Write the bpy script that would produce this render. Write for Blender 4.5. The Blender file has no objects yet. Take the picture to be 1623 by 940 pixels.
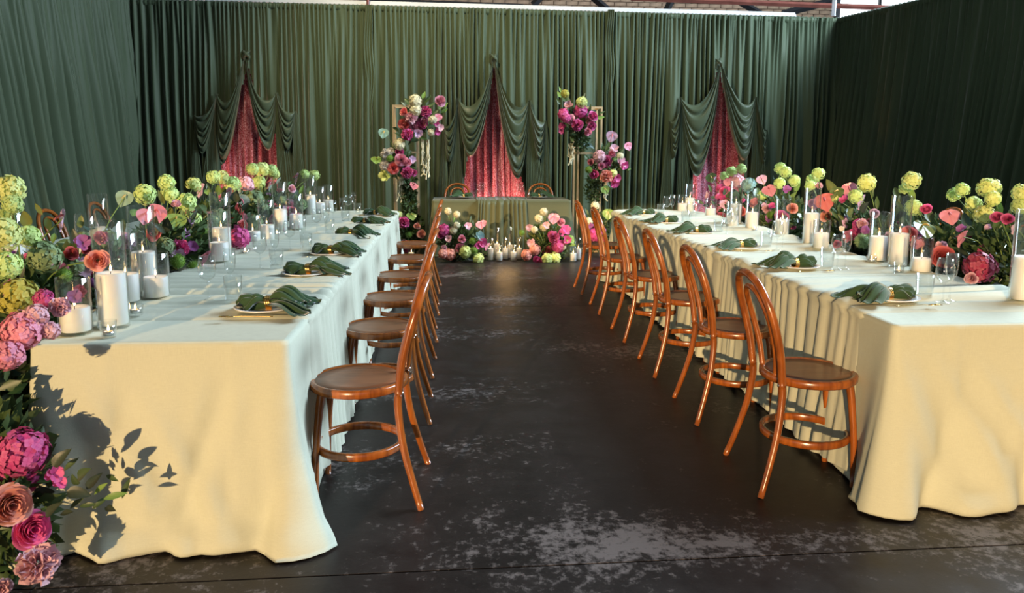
import bpy, math, random
import numpy as np
from mathutils import Vector, Matrix, Quaternion
PI = math.pi
S = bpy.context.scene
COL = S.collection
rng = np.random.RandomState(7); random.seed(7)
def rad(a): return a*PI/180

# ------------------------------------------------------------------ camera
FPX, CX, CY, CAMH = 1200.0, 811.5, 400.0, 1.42
_Y = np.array([(715-CX)/FPX, -(236-CY)/FPX, -1.0]); _Y /= np.linalg.norm(_Y)
_X = np.array([math.cos(.005), -math.sin(.005), 0.0]); _X = _X-_Y*_X.dot(_Y); _X /= np.linalg.norm(_X)
_R = np.array([_X, _Y, np.cross(_X, _Y)])
cam = bpy.data.objects.new('camera', bpy.data.cameras.new('camera')); COL.objects.link(cam)
cam.data.sensor_width = 36; cam.data.lens = 36*FPX/1623; cam.data.shift_y = -(470-CY)/1623
cam.data.clip_start = .05
M = Matrix([list(r) for r in _R]).to_4x4(); M.translation = (0, 0, CAMH); cam.matrix_world = M
cam.data.dof.use_dof = True; cam.data.dof.focus_distance = 4.6; cam.data.dof.aperture_fstop = 5.6
S.camera = cam
def ray(px, py): return _R@np.array([(px-CX)/FPX, -(py-CY)/FPX, -1])
def atz(px, py, z): r = ray(px, py); return np.array([0, 0, CAMH])+r*((z-CAMH)/r[2])
def aty(px, py, y): r = ray(px, py); return np.array([0, 0, CAMH])+r*(y/r[1])
def atx(px, py, x): r = ray(px, py); return np.array([0, 0, CAMH])+r*(x/r[0])

# ------------------------------------------------------------------ light
S.view_settings.view_transform = 'Standard'; S.view_settings.look = 'None'
S.view_settings.gamma = 1; S.view_settings.exposure = 0.0
S.cycles.transparent_max_bounces = 40
W = bpy.data.worlds.new('world'); S.world = W; W.use_nodes = True
W.node_tree.nodes['Background'].inputs[0].default_value = (.62, .78, 1, 1)
W.node_tree.nodes['Background'].inputs[1].default_value = .6
def lamp(kind, name, loc, aim, power, color, **kw):
    l = bpy.data.lights.new(name, kind); l.energy = power; l.color = color
    for k, v in kw.items(): setattr(l, k, v)
    o = bpy.data.objects.new(name, l); COL.objects.link(o); o.location = loc
    d = Vector(aim)-Vector(loc); o.rotation_euler = d.to_track_quat('-Z', 'Y').to_euler()
    return o
AZ, EL = rad(20), rad(8)                       # low evening sun through the doorway behind the camera
sd = Vector((math.sin(AZ)*math.cos(EL), math.cos(AZ)*math.cos(EL), -math.sin(EL)))
lamp('SUN', 'low_sun', -sd*20, (0, 0, 0), 4.1, (1, .66, .33), angle=rad(.8))
# roof lights along the right side of the hall, over the top of the right drape
lamp('AREA', 'right_roof_light', (8.6, 6.0, 5.7), (-2.0, 6.5, .9), 2200, (.68, .84, 1), shape='RECTANGLE', size=7, size_y=1.8)
lamp('AREA', 'centre_roof_light', (0.5, 5.0, 7.3), (0.5, 6.0, 0), 25, (.86, .94, 1), shape='RECTANGLE', size=8, size_y=2.5)
# stage wash on the centre of the back drape and uplights at the foot of the drapes
lamp('SPOT', 'stage_wash', (-1.6, 7.2, 6.9), (0.4, 11.4, 1.4), 1750, (1, .82, .48), spot_size=rad(75), spot_blend=.9, shadow_soft_size=.3)

# ------------------------------------------------------------------ materials
class NT:
    def __init__(s, name):
        s.m = bpy.data.materials.new(name); s.m.use_nodes = True; s.t = s.m.node_tree; s.t.nodes.clear()
        s.out = s.n('ShaderNodeOutputMaterial')
    def n(s, typ, ins={}, **props):
        nd = s.t.nodes.new(typ)
        for k, v in props.items(): setattr(nd, k, v)
        for k, v in ins.items(): s.i(nd, k, v)
        return nd
    def i(s, nd, k, v):
        if isinstance(v, bpy.types.NodeSocket): s.t.links.new(v, nd.inputs[k])
        elif isinstance(v, bpy.types.Node): s.t.links.new(v.outputs[0], nd.inputs[k])
        else:
            if isinstance(v, tuple) and len(v) == 3 and nd.inputs[k].type == 'RGBA': v = v+(1,)
            nd.inputs[k].default_value = v
    def ramp(s, fac, stops):
        r = s.n('ShaderNodeValToRGB', {0: fac}); e = r.color_ramp.elements
        while len(e) < len(stops): e.new(.5)
        for el, (p, c) in zip(e, stops): el.position = p; el.color = c+(1,) if len(c) == 3 else c
        return r
    def mix(s, fac, a, b, bt='MIX'):
        m = s.n('ShaderNodeMix', data_type='RGBA', blend_type=bt)
        s.i(m, 0, fac); s.i(m, 6, a); s.i(m, 7, b); return m.outputs[2]
    def end(s, sh): s.t.links.new(sh.outputs[0], s.out.inputs[0]); return s.m
def pbsdf(nt, color, rough=.5, **kw):
    b = nt.n('ShaderNodeBsdfPrincipled'); nt.i(b, 'Base Color', color); nt.i(b, 'Roughness', rough)
    for k, v in kw.items(): nt.i(b, k.replace('_', ' '), v)
    return b
def simple(name, color, rough=.5, noise=0, scale=20, bump=0, **kw):
    nt = NT(name); c = color
    if noise or bump:
        tc = nt.n('ShaderNodeTexCoord'); nz = nt.n('ShaderNodeTexNoise', {'Vector': tc.outputs['Object'], 'Scale': scale, 'Detail': 5.0})
        if noise: c = nt.ramp(nz.outputs[0], [(.3, tuple(x*(1-noise) for x in color)), (.7, tuple(min(1, x*(1+noise)) for x in color))]).outputs[0]
    b = pbsdf(nt, c, rough, **kw)
    if bump: nt.i(b, 'Normal', nt.n('ShaderNodeBump', {'Height': nz.outputs[0], 'Strength': bump, 'Distance': .01}))
    return nt.end(b)
def cloth_mat(name, color, rough=.85, sheen=.2, weave=900, trans=0.0):
    nt = NT(name); tc = nt.n('ShaderNodeTexCoord')
    w1 = nt.n('ShaderNodeTexNoise', {'Vector': nt.n('ShaderNodeMapping', {'Vector': tc.outputs['Object'], 'Scale': (620., 620., 30.)}), 'Scale': 1.0, 'Detail': 2.0})
    w2 = nt.n('ShaderNodeTexNoise', {'Vector': nt.n('ShaderNodeMapping', {'Vector': tc.outputs['Object'], 'Scale': (36., 36., 640.)}), 'Scale': 1.0, 'Detail': 2.0})
    f = nt.n('ShaderNodeMath', {0: w1.outputs[0], 1: w2.outputs[0]}, operation='ADD')
    c = nt.ramp(f, [(.7, tuple(x*.94 for x in color)), (1.3, tuple(min(1, x*1.04) for x in color))])
    c.color_ramp.elements[0].position = .35; c.color_ramp.elements[1].position = .65
    f2 = nt.n('ShaderNodeMath', {0: f, 1: .5}, operation='MULTIPLY'); nt.i(c, 0, f2)
    b = pbsdf(nt, c.outputs[0], rough, Sheen_Weight=sheen, Sheen_Roughness=.4, Specular_IOR_Level=.2)
    nt.i(b, 'Normal', nt.n('ShaderNodeBump', {'Height': f2, 'Strength': .25, 'Distance': .002}))
    if trans:
        return nt.end(nt.n('ShaderNodeMixShader', {0: trans, 1: b.outputs[0], 2: nt.n('ShaderNodeBsdfTranslucent', {0: tuple(color)}).outputs[0]}))
    return nt.end(b)
MT = {}
MT['linen'] = cloth_mat('sage_linen', (.60, .63, .50), .85, .1)
MT['overlay'] = cloth_mat('sage_overlay', (.56, .58, .46), .85, .1)
MT['drape'] = cloth_mat('green_drape', (.066, .090, .050), .55, .3)
MT['satin'] = cloth_mat('green_satin_swag', (.060, .078, .044), .36, .25)
MT['olive'] = cloth_mat('olive_tablecloth', (.085, .095, .05), .5, .2)
MT['napkin'] = cloth_mat('dark_green_napkin', (.035, .075, .03), .8, .3)
MT['gold'] = simple('gold_metal', (.85, .55, .18), .22, Metallic=1.0)
MT['fgold'] = simple('pale_gold_frame', (.80, .58, .33), .35, Metallic=.6)
MT['plate'] = simple('white_ceramic', (.82, .81, .80), .2)
MT['black'] = simple('black_steel', (.02, .02, .022), .5)
MT['steel'] = simple('screw_steel', (.7, .68, .65), .3, Metallic=1.0)
MT['wax'] = simple('white_wax', (.90, .87, .83), .5, Subsurface_Weight=.25, Subsurface_Radius=(.03, .02, .012), Subsurface_Scale=.6)
MT['wick'] = simple('wick', (.03, .025, .02), .9)
MT['stem'] = simple('green_stem', (.16, .24, .05), .6)
MT['beam'] = simple('white_painted_beam', (.62, .62, .62), .6, noise=.1, scale=3)
MT['jointfill'] = simple('joint_filler', (.11, .10, .095), .9, noise=.3, scale=8)
MT['pipe'] = simple('red_brown_pipe', (.22, .07, .05), .5, noise=.2, scale=6)
MT['plaster'] = simple('dark_painted_wall', (.10, .10, .10), .9, noise=.2, scale=2)
MT['foam'] = simple('dark_trough', (.03, .035, .025), .8)
MT['tin'] = simple('tealight_tin', (.7, .7, .7), .3, Metallic=1.0)
def m_glass():
    nt = NT('clear_glass'); lw = nt.n('ShaderNodeLayerWeight', {0: .5})
    f = nt.n('ShaderNodeMath', {0: lw.outputs['Facing'], 1: 3.2}, operation='POWER')
    f = nt.n('ShaderNodeMath', {0: f, 1: .8, 2: .045}, operation='MULTIPLY_ADD')
    return nt.end(nt.n('ShaderNodeMixShader', {0: f, 1: nt.n('ShaderNodeBsdfTransparent', {0: (.975, .985, .985)}).outputs[0],
                       2: nt.n('ShaderNodeBsdfGlossy', {0: (1., 1., 1.), 'Roughness': .03}).outputs[0]}))
MT['glass'] = m_glass()
def m_emit(name, c, s):
    nt = NT(name); return nt.end(nt.n('ShaderNodeEmission', {0: c, 1: s}))
MT['flame'] = m_emit('candle_flame', (1., .58, .2), 30.)
MT['sky'] = m_emit('bright_window_sky', (.9, .95, 1.), 3.)
def m_wood(name, dark, light, rough, seat=False):
    nt = NT(name); tc = nt.n('ShaderNodeTexCoord')
    mp = nt.n('ShaderNodeMapping', {'Vector': tc.outputs['Object'], 'Scale': (14., 14., 2.5) if not seat else (26., 2.5, 2.)})
    nz = nt.n('ShaderNodeTexNoise', {'Vector': mp, 'Scale': 2.2, 'Detail': 7.0, 'Distortion': .6})
    c = nt.ramp(nz.outputs[0], [(.3, dark), (.7, light)]).outputs[0]
    rg = rough
    if seat:                                     # polish worn away in the middle of the seat
        ln = nt.n('ShaderNodeVectorMath', {0: tc.outputs['Object']}, operation='LENGTH')
        nz2 = nt.n('ShaderNodeTexNoise', {'Vector': tc.outputs['Object'], 'Scale': 9.0, 'Detail': 4.0})
        ad = nt.n('ShaderNodeMath', {0: nz2.outputs[0], 1: .25}, operation='MULTIPLY')
        dd = nt.n('ShaderNodeMath', {0: ln.outputs['Value'], 1: ad}, operation='ADD')
        wr = nt.ramp(dd, [(.14, (1, 1, 1)), (.3, (0, 0, 0))])
        c = nt.mix(wr.outputs[0], c, tuple(x*1.25+.015 for x in light))
    b = pbsdf(nt, c, rg, Coat_Weight=.35 if not seat else .15, Coat_Roughness=.2)
    return nt.end(b)
MT['wood'] = m_wood('bentwood_chestnut', (.16, .040, .007), (.41, .118, .018), .26)
MT['seatwood'] = m_wood('seat_ply', (.17, .06, .022), (.30, .12, .05), .36, True)
def m_petal(name, lo, hi, trans=.15, rough=.55):
    nt = NT(name); oi = nt.n('ShaderNodeObjectInfo'); at = nt.n('ShaderNodeAttribute', attribute_name='rnd')
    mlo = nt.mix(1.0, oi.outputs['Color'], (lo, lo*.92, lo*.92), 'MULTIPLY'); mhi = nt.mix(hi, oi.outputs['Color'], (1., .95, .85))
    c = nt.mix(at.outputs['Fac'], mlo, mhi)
    b = pbsdf(nt, c, rough, Specular_IOR_Level=.3)
    return nt.end(nt.n('ShaderNodeMixShader', {0: trans, 1: b.outputs[0], 2: nt.n('ShaderNodeBsdfTranslucent', {0: c}).outputs[0]}))
MT['petal'] = m_petal('flower_petal', .88, .13)
MT['leaf'] = m_petal('plant_leaf', .6, .06, .12, .38)
MT['spathe'] = m_petal('anthurium_spathe', .85, .12, .1, .25)
def m_velvet():
    nt = NT('crushed_velvet'); tc = nt.n('ShaderNodeTexCoord')
    mp = nt.n('ShaderNodeMapping', {'Vector': tc.outputs['Object'], 'Scale': (1., .4, .8)})
    a = nt.n('ShaderNodeTexNoise', {'Vector': mp, 'Scale': 90.0, 'Detail': 6.0, 'Distortion': 1.2})
    r = nt.ramp(a.outputs[0], [(.40, (.26, .012, .025)), (.5, (.56, .085, .14)), (.58, (.92, .60, .74))])
    b = pbsdf(nt, r.outputs[0], .45, Sheen_Weight=.25, Sheen_Roughness=.3, Sheen_Tint=(1., .6, .75))
    nt.i(b, 'Normal', nt.n('ShaderNodeBump', {'Height': a.outputs[0], 'Strength': .3, 'Distance': .012}))
    return nt.end(b)
MT['velvet'] = m_velvet()
def m_floor():
    nt = NT('worn_concrete'); tc = nt.n('ShaderNodeTexCoord'); ob = tc.outputs['Object']
    big = nt.n('ShaderNodeTexNoise', {'Vector': nt.n('ShaderNodeMapping', {'Vector': ob, 'Scale': (.55, 1.1, 1.)}), 'Scale': 1.0, 'Detail': 3.0})
    mid = nt.n('ShaderNodeTexNoise', {'Vector': ob, 'Scale': 5.0, 'Detail': 8.0, 'Roughness': .7})
    fine = nt.n('ShaderNodeTexNoise', {'Vector': ob, 'Scale': 26.0, 'Detail': 6.0, 'Roughness': .72})
    base = nt.ramp(mid.outputs[0], [(.3, (.010, .008, .0075)), (.7, (.030, .024, .021))]).outputs[0]
    sp = nt.n('ShaderNodeSeparateXYZ', {0: ob})
    jd = nt.n('ShaderNodeMath', {0: sp.outputs[1], 1: 2.52}, operation='SUBTRACT')   # worn band along the joint
    jb = nt.n('ShaderNodeMath', {0: jd}, operation='ABSOLUTE')
    jr = nt.ramp(jb, [(.0, (.085, .085, .085)), (.36, (0, 0, 0))])
    xs = nt.n('ShaderNodeMapRange', {0: sp.outputs[0], 1: -.4, 2: .5, 3: .35, 4: 1.0})
    jw = nt.n('ShaderNodeMath', {0: jr.outputs[0], 1: xs.outputs[0]}, operation='MULTIPLY')
    s1 = nt.n('ShaderNodeMath', {0: fine.outputs[0], 1: .55}, operation='MULTIPLY')
    s2 = nt.n('ShaderNodeMath', {0: big.outputs[0], 1: .50}, operation='MULTIPLY')
    s3 = nt.n('ShaderNodeMath', {0: mid.outputs[0], 1: .35}, operation='MULTIPLY')
    a = nt.n('ShaderNodeMath', {0: s1, 1: s2}, operation='ADD'); a = nt.n('ShaderNodeMath', {0: a, 1: s3}, operation='ADD')
    a = nt.n('ShaderNodeMath', {0: a, 1: jw}, operation='ADD')
    wr = nt.ramp(a, [(.755, (0, 0, 0)), (.84, (1, 1, 1))])
    c = nt.mix(wr.outputs[0], base, (.17, .145, .135))
    rr = nt.ramp(mid.outputs[0], [(.3, (.34, .34, .34)), (.7, (.5, .5, .5))])
    b = pbsdf(nt, c, rr.outputs[0], Specular_IOR_Level=.27)
    nt.i(b, 'Normal', nt.n('ShaderNodeBump', {'Height': a, 'Strength': .25, 'Distance': .006}))
    return nt.end(b)
MT['floor'] = m_floor()
MT['brick'] = simple('old_brick', (.34, .22, .14), .9, noise=.45, scale=5, bump=.3)
MT['mortar'] = simple('mortar', (.42, .36, .29), .95, noise=.15, scale=12)

# ------------------------------------------------------------------ mesh helpers
def mesh(name, V, F, mat, smooth=True, rnd=None):
    me = bpy.data.meshes.new(name); me.from_pydata([tuple(map(float, v)) for v in V], [], [tuple(map(int, f)) for f in F])
    if smooth: me.polygons.foreach_set('use_smooth', [True]*len(me.polygons))
    me.materials.append(MT[mat])
    if rnd is not None:
        a = me.attributes.new('rnd', 'FLOAT', 'POINT'); a.data.foreach_set('value', np.asarray(rnd, dtype=np.float32))
    me.update(); return me
def ob(name, me, parent=None, loc=(0, 0, 0), quat=None, scale=None, color=None, kind=None):
    o = bpy.data.objects.new(name, me); COL.objects.link(o); o.location = tuple(float(x) for x in loc)
    if quat is not None: o.rotation_mode = 'QUATERNION'; o.rotation_quaternion = quat
    if scale is not None: o.scale = (scale,)*3 if not isinstance(scale, tuple) else scale
    if parent is not None: o.parent = parent
    if color is not None: o.color = tuple(color)+(1,)
    if kind: o['kind'] = kind
    return o
def tag(o, label, cat, group=None):
    o['label'] = label; o['category'] = cat
    if group: o['group'] = group
    return o
def thing(name, label, cat, loc=(0, 0, 0), rz=0, group=None):
    o = bpy.data.objects.new(name, None); COL.objects.link(o); o.empty_display_size = .05
    o.location = tuple(float(x) for x in loc); o.rotation_euler = (0, 0, rz); return tag(o, label, cat, group)
def struct(name, me, **kw): o = ob(name, me, **kw); o['kind'] = 'structure'; return o
def gridF(nu, nv, cu=False, off=0):
    F = []
    for i in range(nu if cu else nu-1):
        a = i*nv; b = ((i+1) % nu)*nv
        for j in range(nv-1): F.append((off+a+j, off+b+j, off+b+j+1, off+a+j+1))
    return F
def join(parts):
    V, F, n = [], [], 0
    for v, f in parts:
        V.extend([tuple(x) for x in v]); F.extend([tuple(i+n for i in q) for q in f]); n += len(v)
    return V, F
def tube(pts, r, n=8, closed=False, caps=True, flat=1.0):
    P = [Vector(p) for p in pts]; m = len(P); rs = r if hasattr(r, '__len__') else [r]*m
    T = []
    for i in range(m):
        a = P[(i-1) % m] if closed or i > 0 else P[i]; b = P[(i+1) % m] if closed or i < m-1 else P[i]
        T.append((b-a).normalized())
    up = Vector((0, 0, 1)) if abs(T[0].z) < .9 else Vector((1, 0, 0))
    N = (up-T[0]*up.dot(T[0])).normalized(); V = []
    for i in range(m):
        N = (N-T[i]*N.dot(T[i])).normalized(); B = T[i].cross(N)
        for k in range(n):
            a = 2*PI*k/n; V.append(P[i]+(N*math.cos(a)*flat+B*math.sin(a))*rs[i])
    F = []
    for i in range(m if closed else m-1):
        for k in range(n): F.append((i*n+k, ((i+1) % m)*n+k, ((i+1) % m)*n+(k+1) % n, i*n+(k+1) % n))
    if caps and not closed: F.append(tuple(range(n-1, -1, -1))); F.append(tuple((m-1)*n+k for k in range(n)))
    return V, F
def lathe(prof, n=24, cap=(False, False)):
    V = [(r*math.cos(2*PI*k/n), r*math.sin(2*PI*k/n), z) for k in range(n) for r, z in prof]; m = len(prof)
    F = [(k*m+j, ((k+1) % n)*m+j, ((k+1) % n)*m+j+1, k*m+j+1) for k in range(n) for j in range(m-1)]
    if cap[0]: F.append(tuple(k*m for k in range(n-1, -1, -1)))
    if cap[1]: F.append(tuple(k*m+m-1 for k in range(n)))
    return V, F
def box(a, b):
    x0, y0, z0 = a; x1, y1, z1 = b
    V = [(x, y, z) for x in (x0, x1) for y in (y0, y1) for z in (z0, z1)]
    return V, [(0, 1, 3, 2), (4, 6, 7, 5), (0, 4, 5, 1), (2, 3, 7, 6), (0, 2, 6, 4), (1, 5, 7, 3)]
def bar(a, b, w, h=None):
    a, b = Vector(a), Vector(b); return tube([a, b], w*.7071, 4)
def spline(P, n):
    P = [np.array(p, float) for p in P]; Q = [2*P[0]-P[1]]+P+[2*P[-1]-P[-2]]; out = []
    m = len(P)-1
    for k in range(n):
        t = k/(n-1)*m; i = min(int(t), m-1); f = t-i; a, b, c, d = Q[i:i+4]
        out.append(.5*(2*b+(c-a)*f+(2*a-5*b+4*c-d)*f*f+(3*b-a-3*c+d)*f**3))
    return out
def noise1(x, seed):
    r = np.random.RandomState(seed).rand(4096); x = np.asarray(x, float)+1000; i = np.floor(x).astype(int); f = x-i; f = f*f*(3-2*f)
    return r[i % 4096]*(1-f)+r[(i+1) % 4096]*f
def noise2(x, y, seed):
    r = np.random.RandomState(seed).rand(256, 256); x = np.asarray(x, float)+512; y = np.asarray(y, float)+512
    i = np.floor(x).astype(int); j = np.floor(y).astype(int); f = x-i; g = y-j; f = f*f*(3-2*f); g = g*g*(3-2*g)
    return (r[i % 256, j % 256]*(1-f)+r[(i+1) % 256, j % 256]*f)*(1-g)+(r[i % 256, (j+1) % 256]*(1-f)+r[(i+1) % 256, (j+1) % 256]*f)*g
def folds(u, sp, seed, sharp=.6):
    ph = u/sp+1.6*noise1(u/(sp*2.2), seed)+2.2*noise1(u/(sp*9), seed+1)
    return np.abs(np.sin(PI*ph))**sharp*(.45+.75*noise1(u/(sp*1.7), seed+2))

# ------------------------------------------------------------------ structure
YW, ZT = 11.6, 3.5
XL, XR = -4.6, 5.95
ZX = lambda x: ZT+.005-.075*(x-XL)/(XR-XL)
sub = mesh('floor_joints', *box((-13, -9, -.12), (14, 16, -.006)), 'jointfill', False); struct('floor', sub)
fl = bpy.data.objects['floor']
sx, sy = -1.36, 2.42
xs_, ys_ = [-13, sx, 14], [-9, sy, 6.75, 10.9, 16]
ys_l = lambda x: 0
for i in range(2):
    for j in range(4):
        g = .004
        # the joint behind the first slabs runs slightly askew
        x0, x1, y0, y1 = xs_[i]+g, xs_[i+1]-g, ys_[j]+g, ys_[j+1]-g
        sk = lambda x, y: y+(.011*(x-.5) if abs(y-sy) < .02 else 0)
        V = [(x0, sk(x0, y0), -.1), (x1, sk(x1, y0), -.1), (x1, sk(x1, y1), -.1), (x0, sk(x0, y1), -.1)]
        V += [(v[0], v[1], 0) for v in V]
        ob('concrete_slab', mesh('slab', V, [(3, 2, 1, 0), (4, 5, 6, 7), (0, 1, 5, 4), (1, 2, 6, 5), (2, 3, 7, 6), (3, 0, 4, 7)], 'floor', False), fl)
HZ = 7.6
struct('ceiling', mesh('ceiling', *box((-13, -9, HZ), (14, 16, HZ+.2)), 'plaster', False))
struct('wall_left', mesh('wall_left', *box((-9.2, -2.0, 0), (-9, 15.3, HZ)), 'plaster', False))
struct('wall_right', mesh('wall_right', *box((10.5, -2.0, 0), (10.7, 15.3, HZ)), 'plaster', False))
# front wall behind the camera with the open doorway the sun comes through
DX0, DX1, DZ = -5.0, 1.6, 2.5
V, F = join([box((-9, -1.7, 0), (DX0, -1.5, HZ)), box((DX1, -1.7, 0), (10.5, -1.5, HZ)), box((DX0, -1.7, DZ), (DX1, -1.5, HZ))])
struct('wall_front', mesh('wall_front', V, F, 'plaster', False))
struct('wall_back', mesh('wall_back', *box((-9, 15.06, 0), (10.5, 15.3, HZ)), 'mortar', False))
wb = bpy.data.objects['wall_back']
bm_ = [mesh('brick', *box((-.112+random.uniform(-.003, .003), -.055-random.uniform(0, .012), -.034), (.112, .02, .034)), 'brick', False) for _ in range(5)]
for r in range(6):
    for c in range(44):
        x = -1.55+c*.236+(.118 if r % 2 else 0)
        if 7.55 < x < 9.6: continue
        ob('brick', random.choice(bm_), wb, (x, 15.06, 3.985+r*.079))
win = struct('window_1', mesh('window_frame', *join([box((7.6, 14.9, 3.95), (7.68, 15.06, 6)), box((9.42, 14.9, 3.95), (9.5, 15.06, 6)), box((7.6, 14.9, 3.9), (9.5, 15.06, 3.98)), box((8.5, 14.95, 3.95), (8.55, 15.03, 6)), box((7.6, 14.9, 5.95), (9.5, 15.06, 6.03))]), 'black', False))
ob('pane', mesh('pane', *box((7.66, 15.0, 3.96), (9.44, 15.03, 5.97)), 'sky', False), win)
# steelwork seen over the top of the drapes
b1 = aty(300, -3, 11.8); b2 = aty(1262, 22, 11.8)
struct('trim_1', mesh('white_beam', *bar((b1[0], 11.85, ZX(b1[0])+.055), (b2[0], 11.85, ZX(b2[0])+.055), .10), 'beam', False))
def strut(n, a, b, w, mt='black'): return struct(n, mesh(n, *bar(a, b, w), mt, False))
k = 2
for (p0, p1) in (((845, 8), (858, -6)), ((940, -4), (966, 18)), ((1056, 18), (1066, -4)), ((1165, -2), (1205, 22)), ((1240, 22), (1325, 0)), ((560, 2), (830, 12)), ((425, -6), (700, 9))):
    strut('trim_%d' % k, aty(*p0, 13.6), aty(*p1, 13.6), .09); k += 1
strut('trim_%d' % k, aty(1000, -3, 12.6), aty(1445, 14, 12.6), .06, 'pipe'); k += 1
strut('trim_%d' % k, aty(1323, -6, 11.9), aty(1321, 26, 11.9), .05, 'beam'); k += 1
strut('trim_%d' % k, aty(583, -12, 11.75), aty(583, 8, 11.75), .03, 'pipe'); k += 1

# ------------------------------------------------------------------ drapes
def wall_drape(name, p0, p1, z1, seed, sp=.1, amp=.045, slant=0.0, holes=(), parent=None, nrm=None, step=.0125, z1b=None, mat='drape'):
    """a hanging pleated curtain between two floor points; folds tighten at the heading"""
    p0, p1 = np.array(p0, float), np.array(p1, float); L = np.linalg.norm(p1-p0); d = (p1-p0)/L
    n = np.array([d[1], -d[0]]) if nrm is None else np.array(nrm, float)
    nu = int(L/step); nv = 46; u = np.linspace(0, L, nu)[:, None]; v = np.linspace(0, 1, nv)[None, :]   # v: 0 top
    uw = u+.10*(noise2(u/.35, v*1.3, seed+5)-.5)*v
    a = folds(uw, sp*.62, seed+11, .9); b = folds(uw, sp, seed+21, 1.15); c = folds(uw, sp*2.3, seed+31, 1.2)
    w1 = np.clip(1-v*2.2, 0, 1); w3 = np.clip(v*1.3-.25, 0, 1)
    h = amp*(w1*.45*a+(1-w1)*(1-.5*w3)*.9*b+w3*.75*c)
    z = (z1+((z1b or z1)-z1)*u/L)*(1-v)+0*u
    along = u+slant*v*v
    X = p0[0]+d[0]*along+n[0]*h; Yy = p0[1]+d[1]*along+n[1]*h
    V = np.stack([X, Yy, z], -1).reshape(-1, 3); F = gridF(nu, nv)
    if holes:
        keep = []
        cs = V[np.array(F)].mean(1)
        for f, cc in zip(F, cs):
            if not any(hole(cc[0], cc[2]) for hole in holes): keep.append(f)
        F = keep
    return ob(name, mesh(name, V, F, mat), parent)
def heading(p0, p1, z, parent, seed, nrm, zb=None):
    p0, p1 = np.array(p0, float), np.array(p1, float); L = np.linalg.norm(p1-p0); nu = int(L/.02)
    V, n = [], np.array(nrm, float)
    for i in range(nu):
        q = p0+(p1-p0)*i/(nu-1); w = .5+.5*math.sin(i*1.9+3*float(noise1(i*.21, seed)))
        for (o_, zz) in ((0.0, -.075), (.030+.016*w, -.062), (.030+.02*w, -.015), (.016+.012*w, .012+.012*w), (-.03, .008)):
            V.append((q[0]+n[0]*o_, q[1]+n[1]*o_, z+((zb or z)-z)*i/(nu-1)+zz))
    return ob('heading', mesh('heading', V, gridF(nu, 5), 'drape'), parent)

def wpt(px, py, y=YW): p = aty(px, py, y); return np.array([p[0], p[2]])
OPEN = [  # knot, pickups (inner left, outer left, inner right, outer right), opening edges (left, right), lowest points
 dict(k=(393, 88), pl=(349, 150), ql=(314, 183), pr=(442, 148), qr=(472, 177),
      L=[(393, 100), (388, 137), (380, 169), (369, 198), (361, 236), (354, 271), (352, 300), (350, 420)],
      Rr=[(394, 100), (404, 144), (420, 172), (431, 195), (439, 220), (444, 250), (446, 300), (448, 420)], lo=(347, 268), ro=(441, 246)),
 dict(k=(782, 93), pl=(726, 157), ql=(704, 200), pr=(837, 159), qr=(862, 192),
      L=[(782, 105), (778, 157), (773, 190), (764, 218), (750, 240), (742, 258), (738, 300), (735, 420)],
      Rr=[(784, 105), (790, 157), (796, 190), (805, 213), (813, 241), (820, 270), (828, 307), (836, 420)], lo=(742, 256), ro=(824, 292)),
 dict(k=(1136, 100), pl=(1074, 155), ql=(1056, 192), pr=(1191, 155), qr=(1208, 206),
      L=[(1135, 110), (1123, 154), (1115, 187), (1109, 223), (1104, 254), (1100, 284), (1098, 310), (1094, 420)],
      Rr=[(1138, 110), (1145, 154), (1153, 187), (1157, 218), (1163, 246), (1169, 262), (1176, 300), (1184, 420)], lo=(1097, 288), ro=(1172, 262)),
]
def edge_fn(pts):
    w = np.array([wpt(*p) for p in pts]); o = np.argsort(w[:, 1]); return lambda z: np.interp(z, w[o, 1], w[o, 0])
def make_hole(O):
    l, r = edge_fn(O['L']), edge_fn(O['Rr']); zt = wpt(*O['k'])[1]-.12
    return lambda x, z: z < zt and l(z)-.03*min(1, (zt-z)/.7) < x < r(z)+.03*min(1, (zt-z)/.7)
SEAM = [XL-.15, wpt(586, 100)[0], wpt(964, 100)[0], XR+.1]
def swag(A, c1a, c2a, c1b, c2b, B, parent, nfold, seed, dep=.12, y0=YW-.13, nm='swag', drop=.05):
    """cowl of cloth hanging between two points: s runs down the layers, t across"""
    ns, nt_ = nfold*9+1, 34; V = []
    A, B = wpt(*A), wpt(*B); C = [wpt(*c) for c in (c1a, c2a, c1b, c2b)]
    for i in range(ns):
        s = i/(ns-1); e = s**.9
        p1 = C[0]*(1-e)+C[2]*e; p2 = C[1]*(1-e)+C[3]*e
        ws = s+.035*math.sin(s*17+seed)
        for j in range(nt_):
            t = j/(nt_-1); b = (1-t)**3*A+3*(1-t)**2*t*p1+3*(1-t)*t*t*p2+t**3*B
            env = math.sin(PI*min(1, t*1.02))**.7
            f = abs(math.sin(PI*(ws*nfold+.18*math.sin(3*t+seed))))**.7
            d = .02+env*(dep*(.35+.65*math.sin(PI*(.15+.75*s)))*.55+.062*f)+.014*abs(math.sin(PI*ws*nfold))*(1-env)
            V.append((b[0], y0-d, b[1]-drop*s*(t**3)+.01*f*env))
    return ob(nm, mesh(nm, V, gridF(ns, nt_), 'satin'), parent)
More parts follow.
